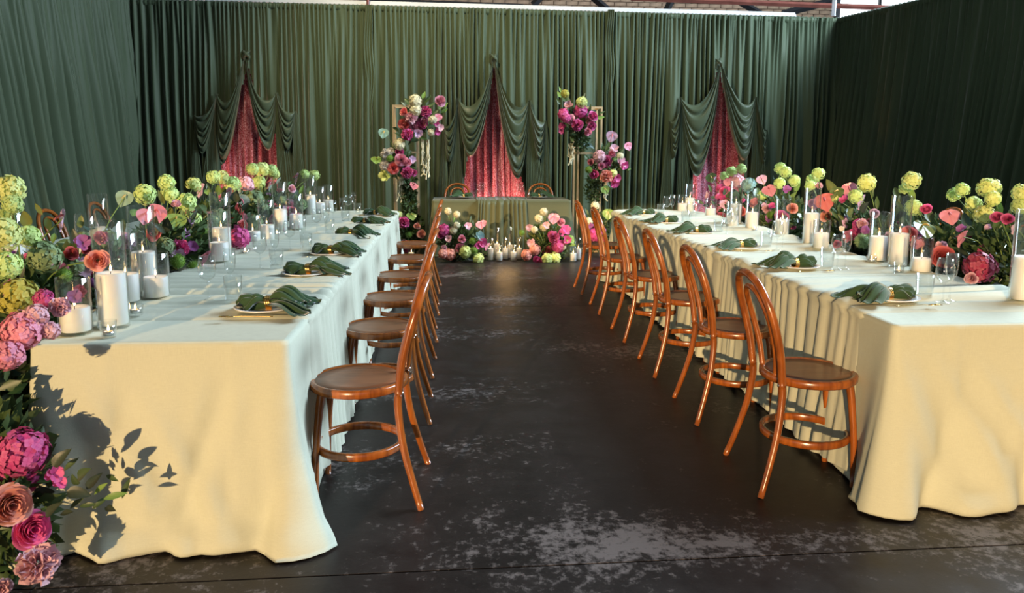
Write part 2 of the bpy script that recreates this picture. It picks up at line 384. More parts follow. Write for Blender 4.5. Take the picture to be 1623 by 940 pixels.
def tail(P, zf, xa, xb, parent, seed, w0=.05, y0=YW-.12):
    """pleats fanning down from a pickup point to the floor"""
    P = wpt(*P); nu, nv = 60, 40; V = []
    for i in range(nu):
        u = i/(nu-1); f = float(folds(np.array([u]), .11, seed, .7)[0])
        for j in range(nv):
            v = j/(nv-1); xt = P[0]+(u-.5)*w0; xe = xa+(xb-xa)*u; e = v**.75
            V.append((xt*(1-e)+xe*e, y0-.035-.055*f*min(1, .25+v), P[1]*(1-v)+zf*v))
    return ob('tail', mesh('tail', V, gridF(nu, nv), 'drape'), parent)
def knot(P, parent):
    p = wpt(*P); V, F = join([tube(spline([(p[0]-.05, YW-.05, p[1]+.06), (p[0]-.01, YW-.11, p[1]+.015), (p[0]+.04, YW-.1, p[1]-.03), (p[0]+.01, YW-.07, p[1]-.09)], 12), [.012+.014*math.sin(PI*i/11) for i in range(12)], 8),
                              tube(spline([(p[0]+.05, YW-.05, p[1]+.07), (p[0]+.015, YW-.10, p[1]+.02), (p[0]-.035, YW-.09, p[1]-.02), (p[0]-.02, YW-.06, p[1]-.09)], 12), [.012+.012*math.sin(PI*i/11) for i in range(12)], 8)])
    ob('knot', mesh('knot', V, F, 'satin'), parent)
def bl(a, b, t): return (a[0]+(b[0]-a[0])*t, a[1]+(b[1]-a[1])*t)
dlabels = ['left third of the green back drape, with a draped opening over red velvet',
           'middle third of the green back drape, opening behind the green head table',
           'right third of the green back drape, fading into the dark corner']
for i, O in enumerate(OPEN):
    t = thing('drape_panel', dlabels[i], 'curtain', (0, 0, 0))
    wall_drape('curtain', (SEAM[i]-.04, YW), (SEAM[i+1]+.04, YW), ZX(SEAM[i]), 40+i*100, .105, .17, z1b=ZX(SEAM[i+1]), parent=t, holes=[make_hole(O)], nrm=(0, -1))
    heading((SEAM[i], YW), (SEAM[i+1], YW), ZX(SEAM[i]), t, 4+i, (0, -1), ZX(SEAM[i+1]))
    if i > 0:                                     # gathered edge where two panels overlap
        V = []
        for a in range(14):
            for b in range(40):
                v = b/39; V.append((SEAM[i]+(a/13-.5)*(.09+.05*math.sin(v*7))+.012*math.sin(v*23+i), YW-.06-.05*abs(math.sin(a*.9+v*2))-.01*math.sin(v*31), ZT-.01-v*(ZT-.05)))
        ob('overlap_edge', mesh('overlap_edge', V, gridF(14, 40), 'drape'), t)
    k_ = O['k']
    for sgn, P, Q, E, low in ((-1, O['pl'], O['ql'], O['L'], O['lo']), (1, O['pr'], O['qr'], O['Rr'], O['ro'])):
        dx, dy = P[0]-k_[0], P[1]-k_[1]
        hl = low[1]-P[1]
        c1a = (k_[0]+.26*dx, k_[1]+dy*.95); c2a = (k_[0]+.62*dx, P[1]+34)
        e3 = E[4]
        c1b = (k_[0]+.10*dx+.12*(e3[0]-k_[0]), P[1]+.52*hl); c2b = (low[0]-.28*(low[0]-P[0])*0+.1*(P[0]-low[0]), P[1]+hl*1.82)
        c2b = (low[0]+.25*(P[0]-low[0]), c2b[1])
        swag(k_, c1a, c2a, c1b, c2b, P, t, 6, 3*i+sgn)
        mid = bl(P, Q, .5)
        sw = Q[0]-P[0]
        swag(P, bl(P, (P[0]+.2*sw, P[1]+30), 1), (P[0]+.7*sw, Q[1]+8), (P[0]+.35*sw, P[1]+105), (P[0]+.75*sw, Q[1]+95), Q, t, 5, 7*i+sgn, .08, drop=.02)
        xe = edge_fn(E)(0.3); xp = wpt(*P)[0]; xq = wpt(*Q)[0]
        tail(P, 0.01, xe-sgn*.02 if False else xe+sgn*.0, xe+sgn*.34, t, 60+i+sgn)
        tail(Q, 0.01, xq-sgn*.12, xq+sgn*.16, t, 80+i+sgn, .03)
    knot(k_, t)
vl = ['pink-red crushed velvet curtain seen through the left draped opening', 'pink-red crushed velvet curtain behind the head table in the middle opening', 'pink-red crushed velvet curtain seen through the right draped opening']
for i, O in enumerate(OPEN):
    xm = wpt(*O['k'])[0]; t = thing('velvet_curtain', vl[i], 'curtain', (xm, YW+.3, 0))
    wall_drape('velvet_cloth', (-.95, 0), (.95, 0), 2.75, 300+i*7, .12, .17, parent=t, nrm=(0, -1), mat='velvet')
    for s_ in (-1, 1):
        lamp('SPOT', 'drape_uplight', (xm+s_*.42, YW+.08, .06), (xm+s_*.30, YW+.32, 1.6), 150 if i < 2 else 100, (1, .46, .32), spot_size=rad(80), spot_blend=.8, shadow_soft_size=.04)
for i, (p, aim, pw) in enumerate((((wpt(442, 300)[0]+.1, 11.15, .05), (wpt(448, 300)[0]+.02, 11.6, 1.0), 9), ((wpt(1176, 300)[0]-.05, 11.2, .05), (wpt(1172, 250)[0], 11.55, 1.3), 10), ((wpt(735, 300)[0], 11.2, .05), (wpt(728, 290)[0], 11.6, 1.0), 8))):
    lamp('SPOT', 'drape_uplight', p, aim, pw, (1, .55, .2), spot_size=rad(38), spot_blend=.6, shadow_soft_size=.03)
tL = thing('left_side_drape', 'tall teal-green pleated drape along the whole left side', 'curtain')
wall_drape('curtain', (XL, .8), (XL, YW+.02), 3.75, 700, .14, .19, slant=.55, parent=tL, nrm=(1, 0), step=.016)
heading((XL, .8), (XL, YW), 3.75, tL, 31, (1, 0))
tR = thing('right_side_drape', 'dark green pleated drape along the whole right side', 'curtain')
rd = np.array([.22, -.975]); rd /= np.linalg.norm(rd); p1 = np.array([XR, YW+.02]); p0 = p1+rd*10.5
wall_drape('curtain', tuple(p1), tuple(p0), 3.43, 800, .12, .12, slant=-.3, parent=tR, nrm=(-.975, -.22), step=.016)
heading(tuple(p1), tuple(p0), 3.43, tR, 32, (-.975, -.22))
for fx, fpx in ((-.98, 612), (1.98, 962)):
    lamp('SPOT', 'frame_uplight', (fx, 9.95, .05), tuple(aty(fpx, 262, 10.3)), 34, (1, .72, .4), spot_size=rad(24), spot_blend=.7, shadow_soft_size=.03)
lamp('SPOT', 'drape_uplight', (5.72, 10.3, .05), (6.06, 10.45, 2.2), 30, (1, .55, .2), spot_size=rad(16), spot_blend=.7, shadow_soft_size=.02)
lamp('SPOT', 'drape_uplight', (-4.25, 8.6, .05), (-4.55, 8.8, 2.0), 14, (1, .72, .5), spot_size=rad(16), spot_blend=.8, shadow_soft_size=.02)

# ------------------------------------------------------------------ tablecloths
TH = .74
def tablecloth(x0, x1, y0, y1, mat, seed, step=.022, h=TH, front_soft=1.0, name='tablecloth'):
    """top with rounded shoulders and a skirt to the floor; flares at the corners and breaks on the floor"""
    rc = .025; per = []
    cs = [(x0+rc, y0+rc, PI, 1.5*PI), (x1-rc, y0+rc, 1.5*PI, 2*PI), (x1-rc, y1-rc, 0, .5*PI), (x0+rc, y1-rc, .5*PI, PI)]
    def seg(a, b, nn):
        L = np.linalg.norm(np.subtract(b, a)); m = max(2, int(L/step))
        for q in range(1, m): per.append((a[0]+(b[0]-a[0])*q/m, a[1]+(b[1]-a[1])*q/m, nn, min(q/m, 1-q/m)*L))
    for ci, (cx, cy, a0, a1) in enumerate(cs):
        for q in range(7):
            a = a0+(a1-a0)*q/6; per.append((cx+rc*math.cos(a), cy+rc*math.sin(a), (math.cos(a), math.sin(a)), 0.0))
        nx = cs[(ci+1) % 4]
        seg((cx+rc*math.cos(a1), cy+rc*math.sin(a1)), (nx[0]+rc*math.cos(nx[2]), nx[1]+rc*math.sin(nx[2])), (math.cos(a1), math.sin(a1)))
    n = len(per); xy = np.array([(p[0], p[1]) for p in per]); nr = np.array([p[2] for p in per]); dc = np.array([p[3] for p in per])
    sarc = np.concatenate([[0], np.cumsum(np.linalg.norm(np.diff(xy, axis=0), axis=1))])
    v = np.linspace(0, 1, 40)[None, :]; s = sarc[:, None]
    corner = np.exp(-(dc[:, None]/.16)**2)
    sidew = np.where(np.abs(nr[:, :1]) > .9, .06, 1.0)
    soft = (folds(s+.26*v, .33, seed, 1.1)*.085+folds(s-.08*v, .17, seed+3, 1.0)*.016)*sidew
    corner = .65*np.exp(-(dc[:, None]/.07)**2)+.35*corner
    out = .006+.012*v+(corner*.105)*v**1.5+soft*np.clip(v-.06, 0, 1)**1.2*front_soft
    brk = np.clip((v-.78)/.22, 0, 1)
    out = out+brk*(.05*noise2(s*5.5, v*9, seed+9)+.075*np.sin(PI*brk)*noise2(s*3.4, 0*v, seed+10)-.04)*front_soft*sidew
    cr = np.zeros_like(out)
    for c0 in np.arange(.27, sarc[-1], .43): cr += .007*np.exp(-((s-c0)/.011)**2)
    for v0 in (.3, .66): cr = cr+.004*np.exp(-((v-v0)/.010)**2)
    out = out+cr
    frontw = np.where(nr[:, 1:] < -.9, 1.0, .0)
    for s0_, k1, w_, a_ in ((.12, .42, .05, .026), (.26, .50, .045, .022), (-.02, .30, .05, .024), (.62, -.16, .04, .016), (.80, -.30, .05, .022)):
        out = out+frontw*a_*np.exp(-((s-s0_-k1*v)/(w_*(.5+v)))**2)*np.clip((v-.12)*2.2, 0, 1)
    z = h-(h-.004)*np.clip(v*1.06, 0, 1)**1.0+brk*.03*noise2(s*4, v*3, seed+12)*(1-v)*6
    z = np.maximum(z, .004+.012*noise2(s*6, v*0, seed+14)*brk)
    z[:, 0] = h-.002
    X = xy[:, :1]+nr[:, :1]*out; Yy = xy[:, 1:]+nr[:, 1:]*out
    V = np.stack([X, Yy, z+0*X], -1).reshape(-1, 3); F = [tuple(reversed(f)) for f in gridF(n, 40, True)]
    # top
    b = len(V); nx_, ny_ = 18, max(4, int((y1-y0)/.1)); T = []
    for i in range(nx_):
        for j in range(ny_):
            x = x0+rc*.6+(x1-x0-rc*1.2)*i/(nx_-1); y = y0+rc*.6+(y1-y0-rc*1.2)*j/(ny_-1); T.append((x, y, h+.0015))
    V = list(V)+T; F = F+gridF(nx_, ny_, False, b)
    # rim ring joining the shoulder to the top
    m = len(V); V += [(p[0]-p[2][0]*.016, p[1]-p[2][1]*.016, h+.0012) for p in per]
    for i in range(n): F.append((i*40, ((i+1) % n)*40, m+(i+1) % n, m+i))
    return ob(name, mesh(name, V, F, mat))
def overlay(xa, xb, y0, y1, seed, side=1, name='overlay_cloth', hem=.05, step=.014, mat='overlay'):
    """gathered cloth laid across the table: xa is the aisle edge, xb the flower edge; ripples run across and fall as pleats"""
    sgn = 1 if xa > xb else -1; nu = int((y1-y0)/step); u = np.linspace(0, y1-y0, nu)[:, None]
    nsd, ntp = 30, 24; path = []
    for i in range(nsd): q = i/(nsd-1); path.append((xa+sgn*(.004+.018*(1-q)), hem+(TH-.03-hem)*q, sgn, 0, 1-q))
    path.append((xa+sgn*.018, TH-.008, sgn*.8, .6, 0)); path.append((xa+sgn*.004, TH+.006, sgn*.4, .9, 0))
    for i in range(ntp): q = i/(ntp-1); path.append((xa-sgn*.02+(xb-xa+sgn*.04)*q, TH+.008, 0, 1, 0))
    path.append((xb-sgn*.006, TH+.002, -sgn*.6, .8, 0)); path.append((xb-sgn*.014, TH-.1, -sgn, 0, .15)); path.append((xb-sgn*.02, TH-.3, -sgn, 0, .4))
    P = np.array(path); m = len(P); w = np.linspace(0, 1, m)[None, :]; sd = P[:, 4][None, :]; top = P[:, 3][None, :]
    d = .05*(noise2(u*2.5, w*4, seed+1)-.5)
    g = folds(u+d, .085, seed, .75); g2 = folds(u+d*2, .17, seed+5, .9); g3 = folds(u+d*3, .14, seed+8, 1.0)
    ht = .05*g2*noise2(u*3, w*3, seed+3)+.016*g*noise2(u*4, w*3, seed+2)+.001
    hs = (.016+.012*sd)*g+(.008+.020*sd)*g2+.008*g3
    fr = np.clip(u/.22, 0, 1); fr = fr*fr*(3-2*fr)
    ht = ht*fr; hs = hs*fr+.012*sd**1.3*np.exp(-(u/.30)**2)
    h = top*ht+(1-top)*hs-(.012*top+.03*(1-top))*np.exp(-(u/.014)**2)
    X = P[:, 0][None, :]+P[:, 2][None, :]*h+0*u; Z = P[:, 1][None, :]+P[:, 3][None, :]*h+0*u
    Z = Z+(-.03+.06*noise1(u*2.1, seed+6))*np.clip(sd*1.2-.2, 0, 1)**3
    Yy = y0+u+.02*sd*np.sin(u*9+seed)+.02*(noise2(w*6, u*0, seed+4)-.5)*np.exp(-u/.1)
    F = gridF(nu, m)
    if sgn < 0: F = [tuple(reversed(f)) for f in F]
    return ob(name, mesh(name, np.stack([X, Yy, np.maximum(Z, .012)], -1).reshape(-1, 3), F, mat))
LX0, LX1, LY0, LY1 = -1.46, -.585, 2.68, 8.10
RX0, RX1, RY0, RY1 = 1.735, 2.63, 2.78, 8.02
tag(tablecloth(LX0, LX1, LY0, LY1, 'linen', 11), 'pale sage tablecloth with sunlit creased front on the long left table', 'tablecloth')
tag(tablecloth(RX0, RX1, RY0, RY1, 'linen', 23), 'pale sage tablecloth with flared front corner on the long right table', 'tablecloth')
tag(overlay(LX1, LX0, 3.02, 8.06, 51), 'rippled sage overlay falling in pleats down the left table aisle side', 'tablecloth')
tag(overlay(RX0, RX1, 2.99, 7.98, 61), 'rippled sage overlay falling in shadow-striped pleats down the right table', 'tablecloth')
OLX0, OLX1, ORX0, ORX1 = -2.92, -2.02, 3.22, 4.1
tag(tablecloth(OLX0, OLX1, 2.78, 8.05, 'linen', 35, .05), 'pale tablecloth of the outer left table, glimpsed behind the flower row', 'tablecloth')
tag(tablecloth(ORX0, ORX1, 2.88, 8.0, 'linen', 37, .05), 'pale tablecloth of the outer right table, hidden behind the flower row', 'tablecloth')
for nm, a, b, y0, lb in (('flower_trough', LX0-.03, OLX1+.03, 2.86, 'dark narrow trough carrying the flowers between the two left tables'),
                         ('flower_trough', RX1+.03, ORX0-.03, 2.95, 'dark narrow trough carrying the flowers between the two right tables')):
    xa, xb = min(a, b)+.03, max(a, b)-.03
    tag(ob(nm, mesh(nm, *join([box((xa, y0+.1, .5), (xb, 8.0, .70)), box((xa+.05, y0+.2, 0), (xb-.05, y0+.3, .5)), box((xa+.05, 7.8, 0), (xb-.05, 7.9, .5)), box((xa+.05, 5.4, 0), (xb-.05, 5.5, .5))]), 'foam', False)), lb, 'trough')
tag(tablecloth(-.25, 1.60, 10.07, 10.80, 'olive', 71, .03, front_soft=.25), 'olive green tablecloth on the small head table at the far end', 'tablecloth')
def centre_overlay():
    nu, nv = 130, 44; V = []
    for i in range(nu):
        u = i/(nu-1)*.66; f = float(folds(np.array([u]), .062, 91, .7)[0])
        for j in range(nv):
            v = j/(nv-1)
            if v < .3: q = v/.3; y, z, ny, nz = 10.72-.63*q, TH+.006, 0, 1
            elif v < .36: q = (v-.3)/.06*PI/2; y, z, ny, nz = 10.085-.045*math.sin(q), TH-.034+.04*math.cos(q), math.sin(q), math.cos(q)
            else: q = (v-.36)/.64; y, z, ny, nz = 10.035-.03*q, TH-.03-(TH-.05)*q, 1, 0
            sp = 1+.18*max(0, v-.36)
            V.append((.665+(u-.33)*sp, y-ny*(.012+.05*f), z+nz*.012*f))
    return ob('overlay_cloth', mesh('overlay_cloth', V, gridF(nu, nv), 'olive'))
tag(centre_overlay(), 'gathered olive runner falling over the middle of the head table', 'tablecloth')

# ------------------------------------------------------------------ bentwood chair
def chair_meshes():
    d = {}
    # seat rim, sunken panel
    d['seat'] = mesh('seat', *lathe([(.165, .448), (.196, .446), (.202, .452), (.202, .474), (.196, .481), (.186, .482), (.178, .476), (.165, .474)], 40), 'wood')
    d['seat_panel'] = mesh('seat_panel', *lathe([(0, .474), (.06, .473), (.12, .474), (.182, .4765), (.182, .455), (0, .455)], 40), 'seatwood')
    d['foot_ring'] = mesh('foot_ring', *lathe([(.172, .186), (.186, .186), (.19, .192), (.19, .212), (.186, .218), (.172, .218), (.168, .212), (.168, .192), (.172, .186)], 40), 'wood')
    for s, nm in ((-1, 'rl'), (1, 'rr')):
        P = spline([(s*.224, -.268, 0), (s*.205, -.232, .12), (s*.186, -.196, .26), (s*.170, -.178, .40), (s*.168, -.180, .462)], 14)
        d[nm] = mesh('rear_leg', *tube(P, [.0135+.0035*i/13 for i in range(14)], 10), 'wood')
        P = spline([(s*.135, .165, 0), (s*.128, .158, .2), (s*.118, .142, .38), (s*.112, .13, .455)], 10)
        d[('fl' if s < 0 else 'fr')] = mesh('front_leg', *tube(P, [.0125+.0055*i/9 for i in range(10)], 10), 'wood')
    bow = [(-.168, -.180, .455), (-.178, -.196, .58), (-.184, -.225, .70), (-.168, -.256, .80), (-.115, -.28, .872), (-.04, -.292, .902), (.04, -.292, .902), (.115, -.28, .872), (.168, -.256, .80), (.184, -.225, .70), (.178, -.196, .58), (.168, -.180, .455)]
    d['back_bow'] = mesh('back_bow', *tube(spline(bow, 56), .0165, 10), 'wood')
    inner = [(-.075, -.170, .47), (-.092, -.184, .58), (-.104, -.213, .69), (-.096, -.243, .775), (-.06, -.264, .83), (0, -.272, .846), (.06, -.264, .83), (.096, -.243, .775), (.104, -.213, .69), (.092, -.184, .58), (.075, -.170, .47)]
    d['inner_bow'] = mesh('inner_bow', *tube(spline(inner, 48), .0125, 9), 'wood')
    V, F = lathe([(0, .005), (.006, .004), (.008, 0)], 8); d['screw'] = mesh('screw', V, F, 'steel')
    return d
CM = chair_meshes()
def chair(x, y, rz, label, group):
    t = thing('bentwood_chair', label, 'chair', (x, y, 0), rz, group)
    st = ob('seat', CM['seat'], t); ob('seat_panel', CM['seat_panel'], st)
    ob('foot_ring', CM['foot_ring'], t)
    for k_ in ('rl', 'rr', 'fl', 'fr'): ob('leg', CM[k_], t)
    bw = ob('back_bow', CM['back_bow'], t); ob('inner_bow', CM['inner_bow'], t)
    for s in (-1, 1): ob('screw', CM['screw'], bw, (s*.170, -.196, .462), Vector((0, -1, 0)).to_track_quat('Z', 'Y'))
    return t
ORD = ['nearest', 'second', 'third', 'fourth', 'fifth', 'farthest']
LCH = [3.09, 4.02, 4.83, 5.70, 6.62, 7.62]; RCH = [3.08, 3.91, 4.74, 5.62, 6.58, 7.48]
for i, y in enumerate(LCH):
    chair(-.388, y, PI/2+rad(random.uniform(-3, 3)), '%s glossy chestnut bentwood chair along the left table aisle side' % ORD[i], 'bentwood chairs on the aisle side of the left table')
for i, y in enumerate(RCH):
    chair(1.54, y, -PI/2+rad(random.uniform(-2, 2))-(rad(4) if i == 0 else 0), '%s dark-seated bentwood chair along the right table aisle side' % ORD[i], 'bentwood chairs on the aisle side of the right table')
for i, y in enumerate([3.9, 4.75, 5.6, 6.45, 7.3]):
    chair(-3.02, y, -PI/2, '%s bentwood chair behind the left flower row by the left drape' % (['nearest', 'second', 'third', 'fourth', 'farthest'][i]), 'bentwood chairs on the outer left side')
for i, y in enumerate([4.6, 5.6, 6.5]):
    chair(4.25, y, PI/2, '%s bentwood chair behind the right flower row by the dark drape' % (['nearest', 'middle', 'farthest'][i]), 'bentwood chairs on the outer right side')
chair(.09, 10.98, PI, 'bentwood chair behind the left half of the green head table', 'chairs at the head table')
chair(1.32, 10.98, PI, 'bentwood chair behind the right half of the green head table', 'chairs at the head table')

# ------------------------------------------------------------------ place settings
def lens(prof, n=24): return lathe(prof, n)
PLATE = mesh('plate', *lathe([(0, .006), (.075, .006), (.085, .010), (.122, .018), (.126, .017), (.122, .013), (.085, .003), (.07, 0), (0, 0)], 40), 'plate')
WINE_B = mesh('bowl', *lathe([(.0, .088), (.012, .09), (.030, .105), (.0385, .135), (.037, .165), (.031, .198), (.0296, .198), (.0355, .165), (.037, .135), (.029, .107), (.011, .093), (0, .091)], 26), 'glass')
WINE_S = mesh('stem', *lathe([(0, 0), (.033, .0), (.034, .002), (.02, .005), (.006, .012), (.004, .03), (.004, .07), (.007, .086), (0, .089)], 20), 'glass')
FLUTE_B = mesh('bowl', *lathe([(0, .095), (.01, .098), (.022, .12), (.027, .16), (.0255, .215), (.0242, .215), (.0256, .16), (.0208, .122), (.009, .101), (0, .099)], 22), 'glass')
FLUTE_S = mesh('stem', *lathe([(0, 0), (.030, 0), (.031, .002), (.016, .005), (.005, .012), (.0038, .03), (.0038, .08), (.006, .093), (0, .096)], 18), 'glass')
TUMB = mesh('tumbler', *lathe([(0, 0), (.033, 0), (.035, .003), (.0385, .115), (.0370, .115), (.0335, .008), (0, .008)], 24), 'glass')
def cutlery():
    V, F = tube(spline([(0, -.095, .003), (0, -.04, .004), (0, .03, .006), (0, .055, .004)], 12), [.0045, .0045, .004, .0035, .003, .003, .0028, .0028, .0028, .003, .003, .003], 6, flat=.45)
    def blade(pts, z):
        m = len(pts); v = [(x, y, z+.0015) for x, y in pts]+[(x, y, z-.0005) for x, y in pts]
        return v, [tuple(range(m)), tuple(range(2*m-1, m-1, -1))]+[(i, m+i, m+(i+1) % m, (i+1) % m) for i in range(m)]
    tines = [blade([(x-.0012, .075), (x+.0012, .075), (x+.001, .112), (x-.001, .112)], .005) for x in (-.009, -.003, .003, .009)]
    d = {'fork': mesh('fork', *join([(V, F), blade([(-.003, .052), (.003, .052), (.0105, .066), (.0105, .077), (-.0105, .077), (-.0105, .066)], .004)]+tines), 'gold')}
    d['knife'] = mesh('knife', *join([(V, F), blade([(-.004, .03), (.006, .03), (.009, .06), (.007, .1), (-.002, .125), (-.004, .09)], .004)]), 'gold')
    sp = []
    nu, nv = 14, 4
    for i in range(nu):
        for j in range(nv+1):
            a = 2*PI*i/nu; q = j/nv; sp.append((.0185*q*math.cos(a), .08+.028*q*math.sin(a), .002+.008*q*q))
    d['spoon'] = mesh('spoon', *join([(V, F), (sp, gridF(nu, nv+1, True))]), 'gold')
    return d
CUT = cutlery()
def napkin_side(length, width, seed, pointed):
    """one gathered half of a napkin pulled through a ring: closed pleated sleeve widening from the ring"""
    r = np.random.RandomState(seed); nt_, ns = 16, 40; V = []
    ph = r.rand(6)*6.28
    for i in range(nt_):
        t = i/(nt_-1)
        w = .018+(width-.018)*(t**.75); hh = .017+.020*math.sin(PI*min(1, t*.8)); 
        if t > .93: hh *= .45
        for k in range(ns):
            a = 2*PI*k/ns; c, s = math.cos(a), math.sin(a)
            pl = 1+.22*math.sin(5*a+ph[0]+1.2*t)*t
            yy = w*c*(1+.12*math.sin(3*a+ph[1])*t); zz = hh*s*pl
            Ls = length
            if pointed: Ls = length*(1+.30*max(0, math.cos(a*1.0+ph[2]*.15))**2-.22*math.sin(2*a+ph[3])**2)
            else: Ls = length*(1-.28*abs(c)**2.2)
            fz = .022+.028*t*math.sin(PI*t*.9+.3)*(1 if pointed else .7)-.012*t*t*(1 if pointed else 0)
            rip = .010*t*math.sin(9*yy/max(w, .01)*1.3+ph[4])*(1 if s > 0 else .3)
            V.append((t*Ls, yy, fz+zz+rip))
    F = gridF(nt_, ns, False)
    F = []
    for i in range(nt_-1):
        for k in range(ns): F.append((i*ns+k, (i+1)*ns+k, (i+1)*ns+(k+1) % ns, i*ns+(k+1) % ns))
    F.append(tuple((nt_-1)*ns+k for k in range(ns)))
    return V, F
def napkin_sheet(L, W, rot, z0, seed, skew):
    """a pointed corner of cloth fanning out of the ring with sharp pleats"""
    r = np.random.RandomState(seed); nt_, ns = 15, 27; V = []; ph = r.rand(4)*6.28; lift = .02+.035*r.rand()
    for i in range(nt_):
        t = i/(nt_-1)
        for k in range(ns):
            q = -1+2*k/(ns-1); w = .016+W*t**.85; le = L*(1-.42*abs(q-skew)**1.3)
            tri = abs(((q*2.6+ph[0]) % 1)*2-1)
            x = t*le; y = q*w; z = z0+.020+lift*math.sin(PI*min(1, t*1.15))*(1-.75*q*q)+(.008+.018*math.sin(PI*min(1, t*.9)))*(tri-.5)-.016*t*t+.006*math.sin(7*t+ph[1]+3*q)*t
            V.append((x*math.cos(rot)-y*math.sin(rot), x*math.sin(rot)+y*math.cos(rot), max(z, .004+z0*.3)))
    F = gridF(nt_, ns); n = len(V)
    V = V+[(x, y, z-.0025) for x, y, z in V]; F = F+[tuple(n+i for i in reversed(f)) for f in F]
    ed = [k for k in range(ns)]; 
    for i in range(nt_-1):
        for k in (0, ns-1): F.append((i*ns+k, (i+1)*ns+k, n+(i+1)*ns+k, n+i*ns+k))
    for k in range(ns-1): o = (nt_-1)*ns; F.append((o+k, o+k+1, n+o+k+1, n+o+k))
    return V, F
def napkin_mesh(seed):
    r = np.random.RandomState(seed)
    A = [napkin_sheet(.235, .085, rad(-14+6*r.randn()), .000, seed, -.5), napkin_sheet(.215, .08, rad(10+6*r.randn()), .010, seed+7, .4), napkin_sheet(.17, .06, rad(-2+8*r.randn()), .022, seed+9, .1)]
    B = [napkin_side(.13, .042, seed+50, False), napkin_sheet(.125, .05, rad(8*r.randn()), .012, seed+3, .0)]
    Bm = [([(-x, y, z*.85) for x, y, z in v], [tuple(reversed(f)) for f in fs]) for v, fs in B]
    return mesh('napkin_cloth', *join(A+Bm), 'napkin', True)
NAPS = [napkin_mesh(100+i) for i in range(6)]
RING = mesh('napkin_ring', *join([tube([(0.012*math.sin(a*2)*.3+o_, .025*math.cos(a), .024+.024*math.sin(a)) for a in np.linspace(0, 2*PI, 28)[:-1]], .0055, 8, True) for o_ in (-.008, 0, .008)]), 'gold')
def glassware(nm, label, x, y, z=TH+.018):
    if nm == 'tumbler': return tag(ob('tumbler', TUMB, None, (x, y, z)), label, 'glass', 'tumblers on the tables')
    t = thing(nm, label, 'glass', (x, y, z), 0, 'wine glasses on the tables' if nm == 'wine_glass' else 'champagne flutes on the tables')
    ob('bowl', WINE_B if nm == 'wine_glass' else FLUTE_B, t); ob('stem', WINE_S if nm == 'wine_glass' else FLUTE_S, t); return t
def setting(px_, py_, dirx, place, table, seed, gl):
    """dirx: +1 the aisle lies towards +x"""
    z = TH+.02; where = '%s place from the front, %s table' % (place, table)
    if place == 'nearest': where = 'nearest place on the %s table' % table
    if place == 'farthest': where = 'farthest place on the %s table' % table
    tag(ob('plate', PLATE, None, (px_, py_, z)), 'white plate at the '+where, 'plate', 'plates on the tables')
    ang = (0 if dirx > 0 else PI)+rad(random.uniform(-9, 9)+(-8 if dirx > 0 else 8))
    n = thing('napkin', 'green napkin in a gold ring at the '+where, 'napkin', (px_+dirx*.015, py_-.01, z+.006), ang, 'green napkins on the tables')
    ob('napkin_cloth', NAPS[seed % 6], n); ob('napkin_ring', RING, n, (0, 0, .002))
    rz = (-PI/2 if dirx < 0 else PI/2)+rad(random.uniform(-5, 5))
    for nm, dy in (('fork', -.155*1), ('knife', .15), ('spoon', .185)):
        o = ob(nm, CUT[nm], None, (px_-dirx*.03, py_+dy*(1 if dirx > 0 else -1 if False else 1), z+.002)); o.rotation_euler = (0, 0, rz)
        tag(o, 'gold %s at the %s' % (nm, where), 'cutlery', 'gold %ss on the tables' % nm.replace('knife', 'knive'))
    for nm, dx, dy in gl:
        glassware(nm, '%s at the %s' % ({'tumbler': 'clear straight tumbler', 'wine_glass': 'round-bowled stemmed wine glass', 'champagne_flute': 'slim champagne flute'}[nm], where), px_-dirx*dx+random.uniform(-.01, .01), py_+dy+random.uniform(-.015, .015))
LP = [3.13, 4.01, 4.78, 5.74, 6.68, 7.56]; RP = [3.19, 4.11, 4.94, 5.87, 6.74, 7.56]
for i in range(6):
    setting(-.765, LP[i], 1, ORD[i], 'left', i, (('wine_glass', .285, .20), ('champagne_flute', .23, .33), ('tumbler', .185, .19)))
    setting(1.955, RP[i], -1, ORD[i], 'right', i+2, (('tumbler', .175, -.0), ('wine_glass', .205, -.075), ('champagne_flute', .265, -.05)))
for i, x in enumerate((.25, 1.10)):
    sd_ = ('left', 'right')[i]; z = TH+.012
    tag(ob('plate', PLATE, None, (x+(-.08, .12)[i], 10.5, z)), 'white plate on the %s half of the green head table' % sd_, 'plate', 'plates on the tables')
    n = thing('napkin', 'dark green napkin in a ring on the %s half of the head table' % sd_, 'napkin', (x+(-.08, .12)[i], 10.49, z+.008), (PI, 0)[i], 'green napkins on the tables')
    ob('napkin_cloth', NAPS[i], n); ob('napkin_ring', RING, n, (0, 0, .002))
    for j, (nm, dx) in enumerate((('wine_glass', .07), ('champagne_flute', .13), ('tumbler', .0))):
        glassware(nm, '%s on the %s half of the green head table' % (nm.replace('_', ' '), sd_), x+dx*(1, -1)[i]+(.06, -.06)[i], 10.42-.03*j, TH+.004)

